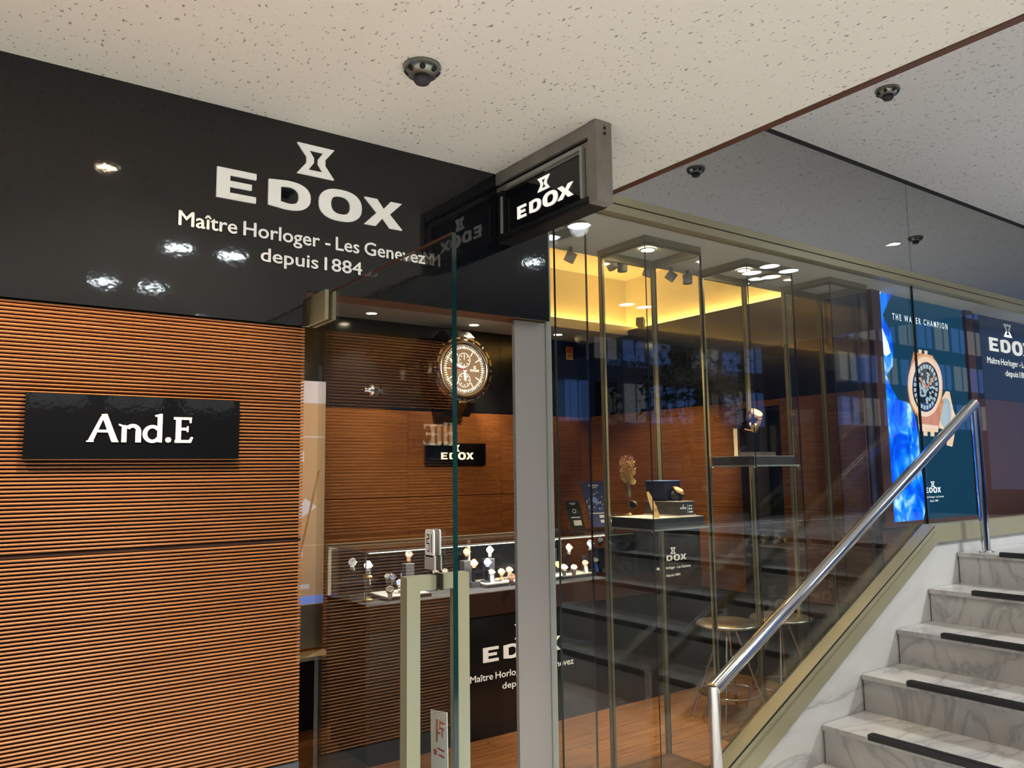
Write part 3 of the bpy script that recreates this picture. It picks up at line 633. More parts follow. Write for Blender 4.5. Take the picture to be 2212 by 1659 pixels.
for o in words(t3, ['depuis', '1884'], p[0], p[0]+.13, 0, .016, 0, 'white', .014): o.location = (p[0]+o['u']-3.72, -.001, p[2]-.62); del o['u']
# ================================================================== BACK WALL OBJECTS
t = thing('wall_sign', 'small black back wall plate with lit emblem and shop name', 'sign', (3.145, 2.745, 1.44))
ob('plate', MB().box(-.262, -.022, 0, .262, -.0, .165), t, mats='black')
for c, u in zip('EDOX', (0, 1.70, 3.49, 5.22)):
    b = glyph(c, .003); k = .285/6.76; b.v = [(p[0]*k, p[1]*k*1.2, p[2]) for p in b.v]; ob('letter_'+c.lower(), b, t, (-.135+u*k, -.022, .045), FACE_S, 'glow')
emblem(t, (-.035, -.022, .103), .062, .05, 'glow', .003)
for k, (px, py) in enumerate(((797, 678), (1018, 703), (1197, 724))):
    p = hit(px, py, 'z', 2.483)
    downlight((p[0], min(p[1], 2.52), 2.483), .035, 'led_w', 'warm downlight over the back wall, '+('left one', 'middle one above the giant watch', 'right one beside the camera dome')[k], (45, 70, 25)[k], WARM, 'downlights along the back wall', 80, (p[0]-.05, 2.74, 1.3))
p = hit(1240, 728, 'z', 2.483)
t = thing('security_camera', 'beige dome security camera under the back ceiling strip', 'security camera', (p[0], p[1]-.1, 2.483))
ob('housing', MB().lathe([(.062, 0), (.062, -.03), (.05, -.055), (.034, -.056)], 28), t, mats='cream')
ob('dome', MB().lathe([(.044, -.052), (.042, -.072), (.028, -.09), (.0001, -.096)], 24), t, mats='black_in')
p = hit(1231, 763, 'y', 2.74)
t = thing('notice_sticker', 'small yellow and red notice sticker below the camera dome', 'sticker', (p[0], 2.747, p[2]))
ob('card', MB().box(-.035, -.004, -.055, .035, 0, .055), t, mats='yellow'); ob('red_field', MB().box(-.03, -.0045, .0, .03, -.004, .05), t, mats='red')
ob('print', MB().box(-.026, -.0045, -.022, .026, -.004, -.012).box(-.024, -.0045, -.042, -.012, -.004, -.03).box(-.006, -.0045, -.042, .006, -.004, -.03).box(.012, -.0045, -.042, .024, -.004, -.03), t, mats='redwood')
p = hit(1383, 694, 'x', 4.5)
t = thing('corner_speaker', 'small black cube speaker on the edge of the right wall', 'speaker', (4.5, p[1], 2.525), (0, 0, .5))
ob('cabinet', MB().box(-.03, -.03, .012, .03, .03, .075), t, (0, 0, 0), (0, .25, 0), 'charcoal'); ob('foot', MB().box(-.012, -.012, 0, .012, .012, .03), t, mats='dark')
# ================================================================== WATCHES
def wmesh():
    o = {}
    o['case'] = MB().lathe([(.016, -.0055), (.0205, -.004), (.0212, 0), (.0205, .003), (.0175, .0035)], 28).prism([(-.011, .016), (-.007, .0265), (.007, .0265), (.011, .016)], -.004, .001, 'z').prism([(-.011, -.016), (-.007, -.0265), (.007, -.0265), (.011, -.016)], -.004, .001, 'z').mesh('case', 'steel')
    b = MB().lathe([(.0165, .0036), (.0205, .0032), (.0198, .0052), (.0172, .0056)], 28, close=True); o['bezel'] = b.mesh('bezel', 'steel')
    o['dial'] = MB().lathe([(.0001, .0042), (.0171, .0041)], 28, smooth=False).mesh('dial', 'hole')
    b = MB()
    for k in range(12):
        a = k*PI/6; c, s_ = math.cos(a), math.sin(a)
        b.add([(c*.0115-s_*.0008, s_*.0115+c*.0008, .0046), (c*.0115+s_*.0008, s_*.0115-c*.0008, .0046), (c*.0155+s_*.0008, s_*.0155-c*.0008, .0046), (c*.0155-s_*.0008, s_*.0155+c*.0008, .0046)], [(0, 1, 2, 3)])
    b.ring(loop(.0088, .0088, 14, 2, 0, -.0075), loop(.0074, .0074, 14, 2, 0, -.0075), .0045, .0046).ring(loop(.0088, .0088, 14, 2, 0, .0072), loop(.0074, .0074, 14, 2, 0, .0072), .0045, .0046)
    b.add([(-.0008, -.002, .0049), (.0008, -.002, .0049), (.0005, .012, .0049), (-.0005, .012, .0049)], [(0, 1, 2, 3)]).add([(-.002, -.0008, .0048), (-.002, .0008, .0048), (.008, .006, .0048), (.0088, .005, .0048)], [(0, 3, 2, 1)])
    o['markers'] = b.mesh('hands_and_markers', 'offwhite')
    o['crown'] = MB().lathe([(.003, .020), (.003, .0248), (.0001, .0249)], 10, ax='x').xf(Matrix.Translation((0, 0, -.0005))).mesh('crown', 'steel')
    # strap: closed band round a cushion below the case
    n = 22; pts = []
    for k in range(n+1):
        a = R(118)+R(304)*k/n; pts.append((math.cos(a)*.0285*1.02, -.024+math.sin(a)*.026))
    v = []; f = []
    for k, (y, z) in enumerate(pts):
        w = .0098-.002*math.sin(PI*k/n); nx = (y/.0285, (z+.024)/.026); ln = math.hypot(*nx); nx = (nx[0]/ln, nx[1]/ln)
        for sx in (-1, 1):
            v.append((sx*w, y, z)); v.append((sx*w, y+nx[0]*.0026, z+nx[1]*.0026))
    for k in range(n):
        i = k*4; j = i+4
        f += [(i, i+2, j+2, j), (i+1, j+1, j+3, i+3), (i, j, j+1, i+1), (i+2, i+3, j+3, j+2)]
    o['strap'] = MB().add(v, f, 0, False).mesh('strap', 'steel')
    o['cushion'] = MB().lathe([(.0001, -.011), (.018, -.011), (.0235, -.004), (.0235, .004), (.018, .011), (.0001, .011)], 20, ax='x').xf(Matrix.Translation((0, 0, -.026)) @ Matrix.Diagonal((1, 1.02, .9, 1))).mesh('cushion', 'charcoal')
    # straight long strap tail used by strap watches lying in trays
    b = MB().prism([(-.010, 0), (.010, 0), (.0085, -.062), (.006, -.07), (-.006, -.07), (-.0085, -.062)], -.003, 0, 'z'); o['tail'] = b.mesh('strap', 'tan')
    return o
WM = wmesh()
def watch(loc, face, label, case='steel', dial='hole', strap='steel', bezel=None, group=None, spin=0, tail=None, scale=1.0):
    t = thing('wristwatch', label, 'watch', loc, group=group)
    t.rotation_euler = (Vector(face).to_track_quat('Z', 'Y') @ Matrix.Rotation(spin, 3, 'Z').to_quaternion()).to_euler(); t.scale = (scale,)*3
    recol(ob('case', WM['case'], t), case); recol(ob('bezel', WM['bezel'], t), bezel or case); recol(ob('dial', WM['dial'], t), dial)
    recol(ob('hands_and_markers', WM['markers'], t), 'hole' if dial in ('offwhite', 'pink', 'cream') else 'offwhite'); recol(ob('crown', WM['crown'], t), case); recol(ob('strap', WM['strap'], t), strap); ob('cushion', WM['cushion'], t)
    if tail: recol(ob('strap_tail', WM['tail'], t, (0, -.024, -.003), (R(8), 0, 0)), tail)
    return t
def block(x, y, z0, h, label, w=.05, d=.05, mkey='charcoal', group='display blocks in the counter'):
    t = thing('display_block', label, 'display block', (x, y, z0), group=group)
    ob('body', MB().box(-w/2, -d/2, 0, w/2, d/2, h-.002), t, mats=mkey); ob('top_plate', MB().box(-w/2-.001, -d/2-.001, h-.002, w/2+.001, d/2+.001, h), t, mats='grey'); return t
def cstand(x, y, z0, z1, label, mkey='black_in'):   # base, stem and collar that holds a watch
    t = thing('watch_stand', label, 'watch stand', (x, y, z0), group='watch stands in the counter')
    ob('base', MB().box(-.027, -.027, 0, .027, .027, .03), t, mats='charcoal' if mkey != 'crystal' else 'crystal')
    ob('stem', MB().tube([(0, 0, .03), (0, .006, z1-z0)], .010 if mkey != 'crystal' else .014, 12), t, mats=mkey)
    return t
DECK = KZ
def up(px, py, y): p = hit(px, py, 'y', y); return (p[0], y, p[2])
UPF = (-.45, -.70, .55)      # stands tilt their dials up and towards the door
def on_stand(px, py, y, label, sl, mk='black_in', **k):
    x, y, z = up(px, py, y); watch((x, y, z), UPF, label, **k)
    if sl.startswith('block'): block(x+.012, y+.03, DECK, z-.052-DECK, sl[6:])
    elif sl: cstand(x+.01, y+.02, DECK, z-.05, sl, mk)
on_stand(761, 1215, 1.46, 'white strap watch on the left clear stand at the counter end', 'clear acrylic watch stand at the far left of the counter', 'crystal', case='offwhite', dial='offwhite', strap='offwhite')
on_stand(795, 1222, 1.36, 'white strap watch on the gold-footed clear stand', '', case='offwhite', dial='offwhite', strap='offwhite')
x, y, z = up(795, 1222, 1.36)
t = thing('watch_stand', 'clear cylinder watch stand with gold base and gold collar', 'watch stand', (x+.005, y+.015, DECK), group='watch stands in the counter')
ob('gold_base', MB().lathe([(.024, 0), (.024, .012), (.020, .014)], 24), t, mats='gold'); ob('gold_collar', MB().lathe([(.022, z-.062-DECK), (.024, z-.056-DECK), (.022, z-.05-DECK)], 24), t, mats='gold'); ob('clear_cylinder', MB().lathe([(.018, .014), (.018, z-.062-DECK)], 24), t, mats='crystal')
on_stand(883, 1197, 1.52, 'rose gold and steel watch on the dark block behind the door glass', 'block dark block under the rose gold watch near the pull plate', case='rose', dial='offwhite', strap='rose')
def tray(px, py, w, d, label, z=DECK, rz=0, mkey='ltgrey'):
    p = hit(px, py, 'z', z+.02); t = thing('watch_tray', label, 'tray', (p[0], p[1], z), (0, 0, rz), group='padded watch trays in the counter')
    ob('tray_body', MB().box(0, 0, 0, w, d, .016), t, mats='charcoal'); ob('pad', MB().box(.006, .006, .016, w-.006, d-.006, .021), t, mats=mkey)
    ob('print', txt_mesh('print', 'EDOX', .04, .008, 'gold', .0002), t, (w*.5, .012, .021)); return t
tray(835, 1291, .26, .22, 'grey padded tray with blue dial watches near the left counter end')
tray(1052, 1263, .30, .20, 'pale padded tray with gold and rose watches left of the pillar')
tray(1195, 1247, .33, .20, 'pale padded tray with pink and strap watches right of the pillar')
LY = (-.30, -.52, .80)
def lying(px, py, label, z=.030, face=LY, **k):
    p = hit(px, py, 'z', DECK+z+.045); p[1] = min(p[1], KY1-.05); watch((p[0], p[1], DECK+z+.045), face, label, **k)
for px, py, lb, kw in (
    (804, 1236, 'steel bracelet watch standing at the back left of the blue dial tray', dict(dial='grey')),
    (826, 1243, 'steel bracelet watch second from left behind the blue dial tray', dict(dial='offwhite')),
    (848, 1247, 'steel watch with blue dial, left one of the three', dict(dial='blue')),
    (871, 1242, 'steel watch with blue dial at the back of the three', dict(dial='bluel')),
    (864, 1259, 'steel watch with blue dial in front of the three', dict(dial='blue')),
    (842, 1274, 'steel watch with white strap at the front of the blue dial tray', dict(dial='offwhite', strap='offwhite')),
    (941, 1237, 'steel watch lying left behind the door handle top', dict(dial='grey')),
    (961, 1234, 'steel watch lying right behind the door handle top', dict(dial='offwhite')),
    (972, 1223, 'small gold watch beside the door edge', dict(case='gold', dial='cream', strap='gold')),
    (1062, 1236, 'steel watch with long white strap in the gold and rose tray', dict(dial='offwhite', strap='offwhite', tail='offwhite')),
    (1083, 1235, 'yellow gold watch in the gold and rose tray', dict(case='gold', dial='cream', strap='gold')),
    (1100, 1231, 'pink gold watch at the back of the gold and rose tray', dict(case='rose', dial='pink', strap='rose')),
    (1105, 1246, 'rose watch with grey strap at the front of the tray by the pillar', dict(case='rose', dial='pink', strap='grey')),
    (1205, 1219, 'olive dial watch right beside the pillar edge', dict(case='gold', dial='olive', strap='hole')),
    (1219, 1226, 'pink stone-set watch left in the strap watch tray', dict(case='rose', dial='pink', strap='steel')),
    (1240, 1226, 'pink stone-set watch right in the strap watch tray', dict(case='steel', dial='pink', strap='rose')),
    (1244, 1203, 'black dial steel watch left at the back of the strap watch tray', dict(dial='hole', strap='hole')),
    (1266, 1198, 'black dial steel watch right at the back of the strap watch tray', dict(dial='hole', strap='steel')),
    (1264, 1216, 'rose gold watch with cream leather strap', dict(case='rose', dial='cream', strap='cream', tail='cream')),
    (1286, 1210, 'steel watch with bright blue strap', dict(dial='offwhite', strap='blue', tail='blue', bezel='rose'))):
    lying(px, py, lb, group='watches lying in the counter', **kw)
on_stand(1008, 1192, 1.50, 'rose gold watch on tall dark block left of the cream post', 'block tall dark block under the rose gold watch', case='rose', dial='tan', strap='hole')
on_stand(1024, 1217, 1.42, 'orange bezel watch with black strap on a stand', 'black watch stand under the orange bezel watch', bezel='orange', case='orange', dial='grey', strap='hole')
on_stand(1058, 1188, 1.50, 'all white watch with wide white strap beside the cream post', 'block dark block under the all white watch', case='offwhite', dial='offwhite', strap='offwhite')
on_stand(1053, 1215, 1.42, 'blue bezel watch with black strap on a stand', 'black watch stand under the blue bezel watch', bezel='bluel', case='bluel', dial='grey', strap='hole')
on_stand(1193, 1168, 1.55, 'steel watch half hidden behind the pillar edge', 'block dark block behind the pillar edge', dial='offwhite')
on_stand(1229, 1183, 1.45, 'steel watch with gold bezel on a stand below the small card holder', 'black watch stand below the small card holder', bezel='gold', dial='cream')
on_stand(1275, 1174, 1.42, 'white watch with pale blue dial right behind the dark glass edge', 'black watch stand behind the dark glass edge', case='offwhite', dial='bluel', strap='offwhite')
on_stand(1297, 1166, 1.48, 'steel watch with white dial on the tall dark block', 'block tall dark block under the white dial steel watch', dial='offwhite')
p = (1316, 1188)
def on_tall(px, py, label, sl, **k):    # on the right part of the glass case deck
    on_stand(px, py, 1.40, label, sl, **k)
on_tall(1316, 1188, 'yellow gold watch on the small right stand', 'black watch stand under the yellow gold watch', case='gold', dial='cream', strap='hole')
on_tall(1336, 1181, 'steel watch with pale green dial at the right end of the case', 'black watch stand at the right end of the glass case', dial='olive', bezel='gold')
# acrylic card holders on the counter top
def card(px0, py0, px1, py1, pxb, pyb, label, kind):
    y = 1.34; zt_ = 1.009
    p0 = hit(pxb, pyb, 'z', zt_); p0[0] -= max(0, p0[1]-1.5)*.75; p0[1] = min(p0[1], 1.50); tl = hit(px0, py0, 'y', p0[1]+.05); br = hit(px1, py1, 'y', p0[1]+.05)
    w = br[0]-tl[0]; h = (tl[2]-zt_)/math.cos(R(24))
    t = thing('card_holder', label, 'card holder', (p0[0], p0[1], zt_), (0, 0, R(-6)))
    pn = ob('acrylic_sheet', MB().box(0, -.003, 0, w, .003, h), t, (0, 0, .012), (R(-22), 0, 0), 'crystal')
    ob('printed_card', MB().box(.006, -.0045, .006, w-.006, -.0035, h-.006), t, (0, 0, .012), (R(-22), 0, 0), 'hole' if kind else mat('deep blue print', (.03, .035, .16), .4))
    ob('base', MB().box(0, -.01, 0, w, .07, .012), t, mats='crystal')
    pr = MB(); pr2 = MB()
    pr.box(w*.3, -.0052, h*.88, w*.7, -.0046, h*.91).box(w*.36, -.0052, h*.84, w*.64, -.0046, h*.855)
    if kind:
        pr.ring(loop(.03, .03, 20, 2, w*.5, h*.62), loop(.02, .02, 20, 2, w*.5, h*.62), -.0052, -.0046, 'y'); pr.box(w*.2, -.0052, h*.38, w*.8, -.0046, h*.42).box(w*.3, -.0052, h*.12, w*.8, -.0046, h*.3)
    else:
        pr2.prism(loop(.045, .045, 24, 2, w*.42, h*.58), -.0052, -.0047, 'y')
        for k in range(26):
            a = random.uniform(.05, .9); c = random.uniform(.35, .75); pr.box(w*a, -.0050, h*c, w*a+.006, -.0047, h*c+.012)
        pr.box(w*.45, -.0052, h*.2, w*.9, -.0046, h*.26).box(w*.45, -.0052, h*.1, w*.9, -.0046, h*.16).box(w*.1, -.0052, h*.29, w*.8, -.0046, h*.31)
        ob('printed_watch', pr2, t, (0, 0, .012), (R(-22), 0, 0), 'bluel')
    ob('print', pr, t, (0, 0, .012), (R(-22), 0, 0), 'offwhite')
card(1197, 1088, 1228, 1086, 1228, 1142, 'small black card in clear tilted holder beside the pillar', 1)
card(1230, 1046, 1281, 1045, 1250, 1120, 'larger blue and black watch card in clear tilted holder', 0)
# ================================================================== SHOWCASE CONTENTS
ZB = 1.166
# dried flowers in a tall glass
p = hit(1361, 1112, 'z', ZB); fx, fyy = p[0], p[1]
t = thing('flute_glass', 'tall crystal flute glass used as vase in the showcase', 'glass', (fx, fyy, ZB))
ob('bowl', MB().lathe([(.004, .078), (.012, .088), (.019, .11), (.0215, .14), (.020, .165), (.0195, .165), (.021, .14), (.0183, .11), (.011, .09), (.0001, .082)], 24), t, mats='crystal')
ob('stem', MB().lathe([(.003, .012), (.0028, .05), (.006, .065), (.0035, .08)], 14), t, mats='crystal')
ob('foot', MB().lathe([(.024, 0), (.024, .002), (.008, .008), (.003, .013)], 24), t, mats='brass')
t = thing('dried_flowers', 'golden dried flower bunch with pink sprigs in the flute glass', 'flowers', (fx, fyy, ZB+.1))
tan2 = mat('dried straw', (.62, .42, .16), .7); pnk = mat('dried pink', (.55, .30, .24), .7); M['straw'] = tan2; M['dpink'] = pnk
ob('flower_head', MB().lathe([(.0001, -.012), (.014, -.006), (.019, .004), (.012, .009), (.0001, .007)], 20), t, (.006, -.016, .062), (R(70), 0, R(-20)), 'straw')
sb = MB()
for k in range(12):
    a = random.uniform(0, 6.28); sb.tube([(0, 0, -.02), (math.cos(a)*.012-.004, math.sin(a)*.01, .06), (math.cos(a)*.022-.012, math.sin(a)*.018, .10+.05*random.random())], .0008, 5)
ob('stalks', sb, t, mats='straw')
petal = MB().add([(0, 0, 0), (.004, .002, .006), (0, 0, .016), (-.004, .002, .006)], [(0, 1, 2, 3)]).add([(0, 0, 0), (.003, -.003, .006), (0, 0, .016), (-.003, -.003, .006)], [(0, 3, 2, 1)])
for mk, n, z0, z1 in (('straw', 190, .055, .155), ('dpink', 70, .09, .19)):
    lb = MB()
    for k in range(n):
        z = random.uniform(z0, z1); sp_ = .010+.026*math.sin(min(1, (z-.05)/.12)*PI*.8); a = random.uniform(0, 6.28); rr = sp_*random.random()**.5
        q = MB(); q.v = list(petal.v); q.f = list(petal.f); q.mi = list(petal.mi); q.sm = list(petal.sm)
        q.xf(Matrix.Translation((math.cos(a)*rr-.010, math.sin(a)*rr, z)) @ Matrix.Rotation(a, 4, 'Z') @ Matrix.Rotation(random.uniform(.1, .9), 4, 'Y') @ Matrix.Scale(random.uniform(.8, 1.5), 4)); lb.add(q.v, q.f)
    o = ob('dried_leaves' if mk == 'straw' else 'pink_sprigs', lb, t, mats=mk); o['kind'] = 'stuff'
# gift box with lid, boxed watch
BX, BY, BX1, BY1 = 2.842, .235, 2.952, .455
t = thing('watch_box', 'open dark navy watch box with its lid standing at the back', 'box', (BX, BY, ZB)); M['navy'] = mat('navy leatherette', (.012, .018, .05), .45)
bw, bd = BX1-BX, BY1-BY
bx = ob('box_base', MB().box(0, 0, .006, bw, bd, .066), t, mats='charcoal'); ob('box_foot', MB().box(-.006, -.006, 0, bw+.006, bd+.006, .006), t, mats='ltgrey')
ob('box_rim', MB().box(-.001, -.001, .066, bw+.001, bd+.001, .070), t, mats='grey')
ob('lid', MB().prism([(0.012, .0701), (bw-.012, .0701), (bw+.002, .165), (-.004, .165)], .085, bd-.01, 'y'), t, mats='navy')
ob('lid_top', MB().box(-.004, .085, .165, bw+.002, bd-.01, .168), t, mats='bluel')
for c, u in zip('EDOX', (0, 1.7, 3.49, 5.22)):
    g = glyph(c, .001); k = .042/6.76; g.v = [(q[0]*k, q[1]*k*1.3, q[2]) for q in g.v]; ob('letter_'+c.lower(), g, bx, (.012+u*k, -.0005, .034), FACE_S, 'white')
ob('print', MB().box(.062, -.0012, .014, .063, -.0006, .056).box(.070, -.0012, .046, .094, -.0006, .05).box(.070, -.0012, .03, .078, -.0006, .039).box(.084, -.0012, .03, .094, -.0006, .038).box(.070, -.0012, .016, .098, -.0006, .022), bx, mats='white')
emblem(bx, (.029, -.0005, .045), .009, .009, 'white', .001)
watch((BX+.055, BY+.045, ZB+.070+.052), (.10, -.55, .83), 'large gold-toned watch resting on the open watch box', 'gold', 'cream', 'hole', scale=1.15)
# tan strap on its stand and small bracelet watch
t = thing('watch_strap', 'tan leather watch strap leaning upright in front of the box', 'strap', (2.715, .245, ZB), (0, 0, R(-30)))
ob('band', MB().prism([(-.011, 0), (.011, 0), (.013, .05), (.010, .10), (.005, .128), (-.005, .128), (-.010, .10), (-.013, .05)], 0, .005, 'y'), t, (0, 0, 0), (R(-12), R(-18), 0), 'tan')
ob('keeper', MB().box(-.014, -.002, .045, .014, .007, .053), t, (0, 0, 0), (R(-12), R(-18), 0), 'tan'); ob('prop', MB().box(-.008, .0, 0, .008, .05, .003), t, mats='tan')
x, y, z = (fx+.022, fyy-.01, ZB+.062); watch((x, y, z), (.3, -.4, .85), 'small steel watch hanging on the flute glass stem', 'steel', 'offwhite', 'steel', scale=.7)
# rose gold watch in the third showcase
ZC3 = 1.452
p = hit(1626, 905, 'y', .33); rx, rz = p[0], p[2]
t = thing('watch_stand', 'dark tilted stand carrying the rose gold watch in its showcase', 'watch stand', (rx+.03, .35, ZC3), group='watch stands in the showcases')
ob('base', MB().box(-.10, -.06, 0, .10, .06, .022), t, mats='charcoal'); ob('column', MB().box(-.02, 0, .022, .045, .03, rz-ZC3-.005), t, mats='black_in'); ob('arm', MB().tube([(0, .01, rz-ZC3-.05), (-.02, -.01, rz-ZC3-.026)], .018, 14), t, mats='black_in')
wt = watch((rx+.02, .318, rz+.028), (-.15, -.70, .66), 'rose gold watch with folding clasp displayed alone on a dark stand', 'rose', 'tan', 'rose', scale=1.55)
ob('clasp', MB().ring(loop(.030, .036, 20, 2.6, 0, 0), loop(.022, .028, 20, 2.6, 0, 0), 0, .010, 'z').box(-.011, -.016, .010, .011, .016, .013), wt, (-.012, -.030, -.034), (R(75), R(25), R(20)), 'gold')
ob('clasp_tongue', MB().box(-.005, -.0015, -.034, .005, .0015, 0), wt, (-.020, -.046, -.040), (R(55), R(20), 0), 'rose')
t = thing('price_card', 'narrow pale upright card beside the rose gold watch', 'card', (rx+.105, .40, ZC3)); ob('card', MB().box(-.03, 0, .0, .03, .004, .175), t, mats='alu_lt'); ob('card_band', MB().box(-.03, -.001, .05, .03, 0, .054), t, mats='offwhite')
t = thing('price_card', 'thin white upright strip left of the rose gold watch', 'card', (rx-.075, .38, ZC3)); ob('card', MB().box(-.003, 0, 0, .003, .02, .15), t, mats='cream'); ob('foot', MB().box(-.008, -.004, 0, .008, .024, .004), t, mats='grey')
# ================================================================== DISPLAY NICHE
t = thing('niche_panel', 'pale green lit back panel of the wall niche', 'panel', (4.85, .97, 1.08)); lgm = mat('pale green panel', (.52, .56, .40), .5, emis=(.60, .66, .46), es=.28); M['lgreen'] = lgm
ob('sheet', MB().box(-.006, -.10, 0, .006, .10, .70), t, mats='lgreen'); ob('seam', MB().box(-.0075, -.10, .35, -.006, .10, .354), t, mats='grey')
t = thing('glass_shelf', 'glass shelf across the wall niche above the watch tray', 'shelf', (4.56, NY0, .97)); ob('pane', MB().box(0, .002, 0, .28, NY1-NY0-.002, .008), t, mats='glass_case'); ob('front_edge', MB().box(-.003, .002, 0, -.0005, NY1-NY0-.002, .008), t, mats='alu_lt')
t = thing('watch_tray', 'pale tray of watches in the wall niche', 'tray', (4.56, NY0+.02, .86), group='niche trays'); ob('tray_body', MB().box(0, 0, -.30, .28, .30, .0), t, mats='black_in'); ob('pad', MB().box(0, 0, 0, .28, .30, .006), t, mats='ltgrey')
NF = (-.65, -.35, .68)
for k, (px, py, lb, kw) in enumerate(((1613, 1150, 'steel watch at the left back of the niche tray', {}), (1647, 1147, 'steel watch with white dial standing tallest in the niche', dict(dial='offwhite')), (1614, 1168, 'dark steel watch at the left front of the niche tray', dict(dial='grey')), (1628, 1176, 'steel watch second from left in the niche tray', dict(dial='hole')), (1642, 1178, 'rose gold watch in the middle of the niche tray', dict(case='rose', dial='cream')), (1660, 1168, 'steel watch with blue dial in the niche tray', dict(dial='blue')), (1673, 1165, 'steel watch with grey dial in the niche tray', dict(dial='grey')), (1688, 1174, 'steel watch at the right end of the niche tray', dict(dial='offwhite')))):
    x = 4.66 if k < 2 else 4.60+.02*(k % 3); p = hit(px, py, 'x', x); z = .866+.047
    if k < 2:
        z = max(p[2], z); block(4.815, NY1-.06-k*.15, .866, z-.047-.866 if z-.047-.866 > .006 else .006, 'dark riser block under the '+lb, .04, .04, group='niche riser blocks')
    yy = NY1-.06-(k*.15 if k < 2 else (k-2)*.046); x = 4.80 if k < 2 else (4.595 if k % 2 else 4.69)
    watch((x, yy, z), NF, lb, group='watches in the wall niche', **kw)
t = thing('upright_display', 'dark upright display with one watch at the right of the niche', 'display', (4.72, NY0+.06, .978)); ob('backboard', MB().box(0, -.03, 0, .02, .03, .17), t, mats='charcoal'); ob('foot', MB().box(-.03, -.03, 0, .04, .03, .006), t, mats='dark')
watch((4.688, NY0+.06, 1.075), (-.9, -.3, .3), 'rose gold watch on the upright display in the niche', 'rose', 'hole', 'rose', spin=0, scale=.9)
# ================================================================== STOOLS
def stool(px, py, label):
    p = hit(px, py, 'z', .535); t = thing('stool', label, 'stool', (p[0], p[1], 0), group='round metal stools')
    ob('seat', MB().lathe([(.0001, .510), (.11, .510), (.172, .516), (.178, .522), (.168, .534), (.12, .545), (.05, .541), (.0001, .539)], 36), t, mats='steelbrass')
    for k in range(4):
        a = k*PI/2+.55; ob('leg', MB().tube([(math.cos(a)*.035, math.sin(a)*.035, .51), (math.cos(a)*.22, math.sin(a)*.22, 0)], .0075, 10), t, mats='steel')
    ob('foot_ring', MB().tube([(math.cos(2*PI*k/32)*.168, math.sin(2*PI*k/32)*.168, .155) for k in range(32)], .006, 8, closed=True), t, mats='chrome')
M['steelbrass'] = mat('warm brushed steel', (.52, .48, .40), .28, .9)
stool(1572, 1343, 'round metal stool nearer the pillar, spindly splayed legs')
stool(1686, 1331, 'round metal stool partly hidden behind the handrail')
# ================================================================== LEFT INTERIOR BY THE DOOR
t = thing('screen_reflection', 'tall glowing panel imitating a mirrored screen reflection of a watch dial beyond the left door jamb', 'banner', (1.76, 2.05, .0))  # glowing sheet painted to imitate a screen mirrored in glass
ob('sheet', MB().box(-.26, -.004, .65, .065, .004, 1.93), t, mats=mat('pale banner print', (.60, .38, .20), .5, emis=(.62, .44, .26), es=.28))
M['reflection_w'] = mat('banner white', (.75, .72, .78), .5, emis=(.75, .72, .8), es=.30); M['reflection_b'] = mat('banner blue', (.2, .28, .75), .5, emis=(.22, .3, .8), es=.5)
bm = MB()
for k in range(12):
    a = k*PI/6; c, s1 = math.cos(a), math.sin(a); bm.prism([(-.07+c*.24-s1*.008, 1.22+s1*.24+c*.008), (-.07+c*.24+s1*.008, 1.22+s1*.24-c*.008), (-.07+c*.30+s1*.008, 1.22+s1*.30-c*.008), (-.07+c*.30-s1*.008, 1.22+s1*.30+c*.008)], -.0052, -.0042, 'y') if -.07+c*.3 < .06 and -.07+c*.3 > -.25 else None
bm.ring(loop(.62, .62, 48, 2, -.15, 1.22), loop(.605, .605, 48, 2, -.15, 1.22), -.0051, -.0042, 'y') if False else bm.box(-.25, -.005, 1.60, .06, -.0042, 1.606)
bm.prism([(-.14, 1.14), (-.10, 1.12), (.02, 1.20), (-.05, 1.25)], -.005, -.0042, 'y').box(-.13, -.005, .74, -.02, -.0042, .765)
ob('white_marks', bm, t, mats='reflection_w'); ob('top_band', MB().box(-.26, -.005, 1.80, .065, -.0042, 1.93), t, mats='reflection_w'); ob('blue_band', MB().box(-.26, -.006, .655, .065, -.0042, .70), t, mats='reflection_b')
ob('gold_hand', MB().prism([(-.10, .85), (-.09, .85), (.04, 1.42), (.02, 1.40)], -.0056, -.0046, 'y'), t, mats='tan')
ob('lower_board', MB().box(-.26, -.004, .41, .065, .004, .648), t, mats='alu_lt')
t = thing('side_shelf', 'cream topped black side shelf below the banner', 'shelf', (1.62, 1.95, 0)); ob('top', MB().box(-.3, -.06, .375, .21, .095, .395), t, mats='cream'); ob('body', MB().box(-.28, -.02, 0, .19, .09, .374), t, mats='hole')
# ================================================================== GIANT WALL WATCH
GC = (3.055, 2.45, 2.133)
t = thing('giant_wall_watch', 'giant chronograph watch mounted high on the black back wall', 'wall clock', (GC[0], 2.748, GC[2])); t.scale = (1.07, 1, 1.07)
GY = 2.45-2.748
def gl_(prof, n=48): return MB().lathe(prof, n, ax='y')
gd = mat('taupe dial', (.26, .21, .17), .5); M['taupe'] = gd; M['gsteel'] = mat('warm polished case', (.50, .48, .45), .2, 1)
ob('case_body', gl_([(.17, 0), (.185, -.10), (.205, -.19), (.212, -.26), (.19, GY+.02)]), t, mats='gsteel')
bz = ob('bezel', MB().lathe([(.158, GY+.012), (.185, GY-.004), (.200, GY+.004), (.212, GY+.03), (.175, GY+.035)], 64, ax='y', close=True), t, mats='gsteel')
for k in range(24):
    a = 2*PI*k/24; m = Matrix.Rotation(a, 4, 'Y'); q = MB().box(-.022, GY+.006, .208, .022, GY+.034, .222) if k % 3 else MB().lathe([(.0001, -.008), (.006, -.008), (.006, .01), (.0001, .01)], 10, (0, GY+.02, .222))
    ob('bezel_lug', q.xf(m), bz, mats='gsteel')
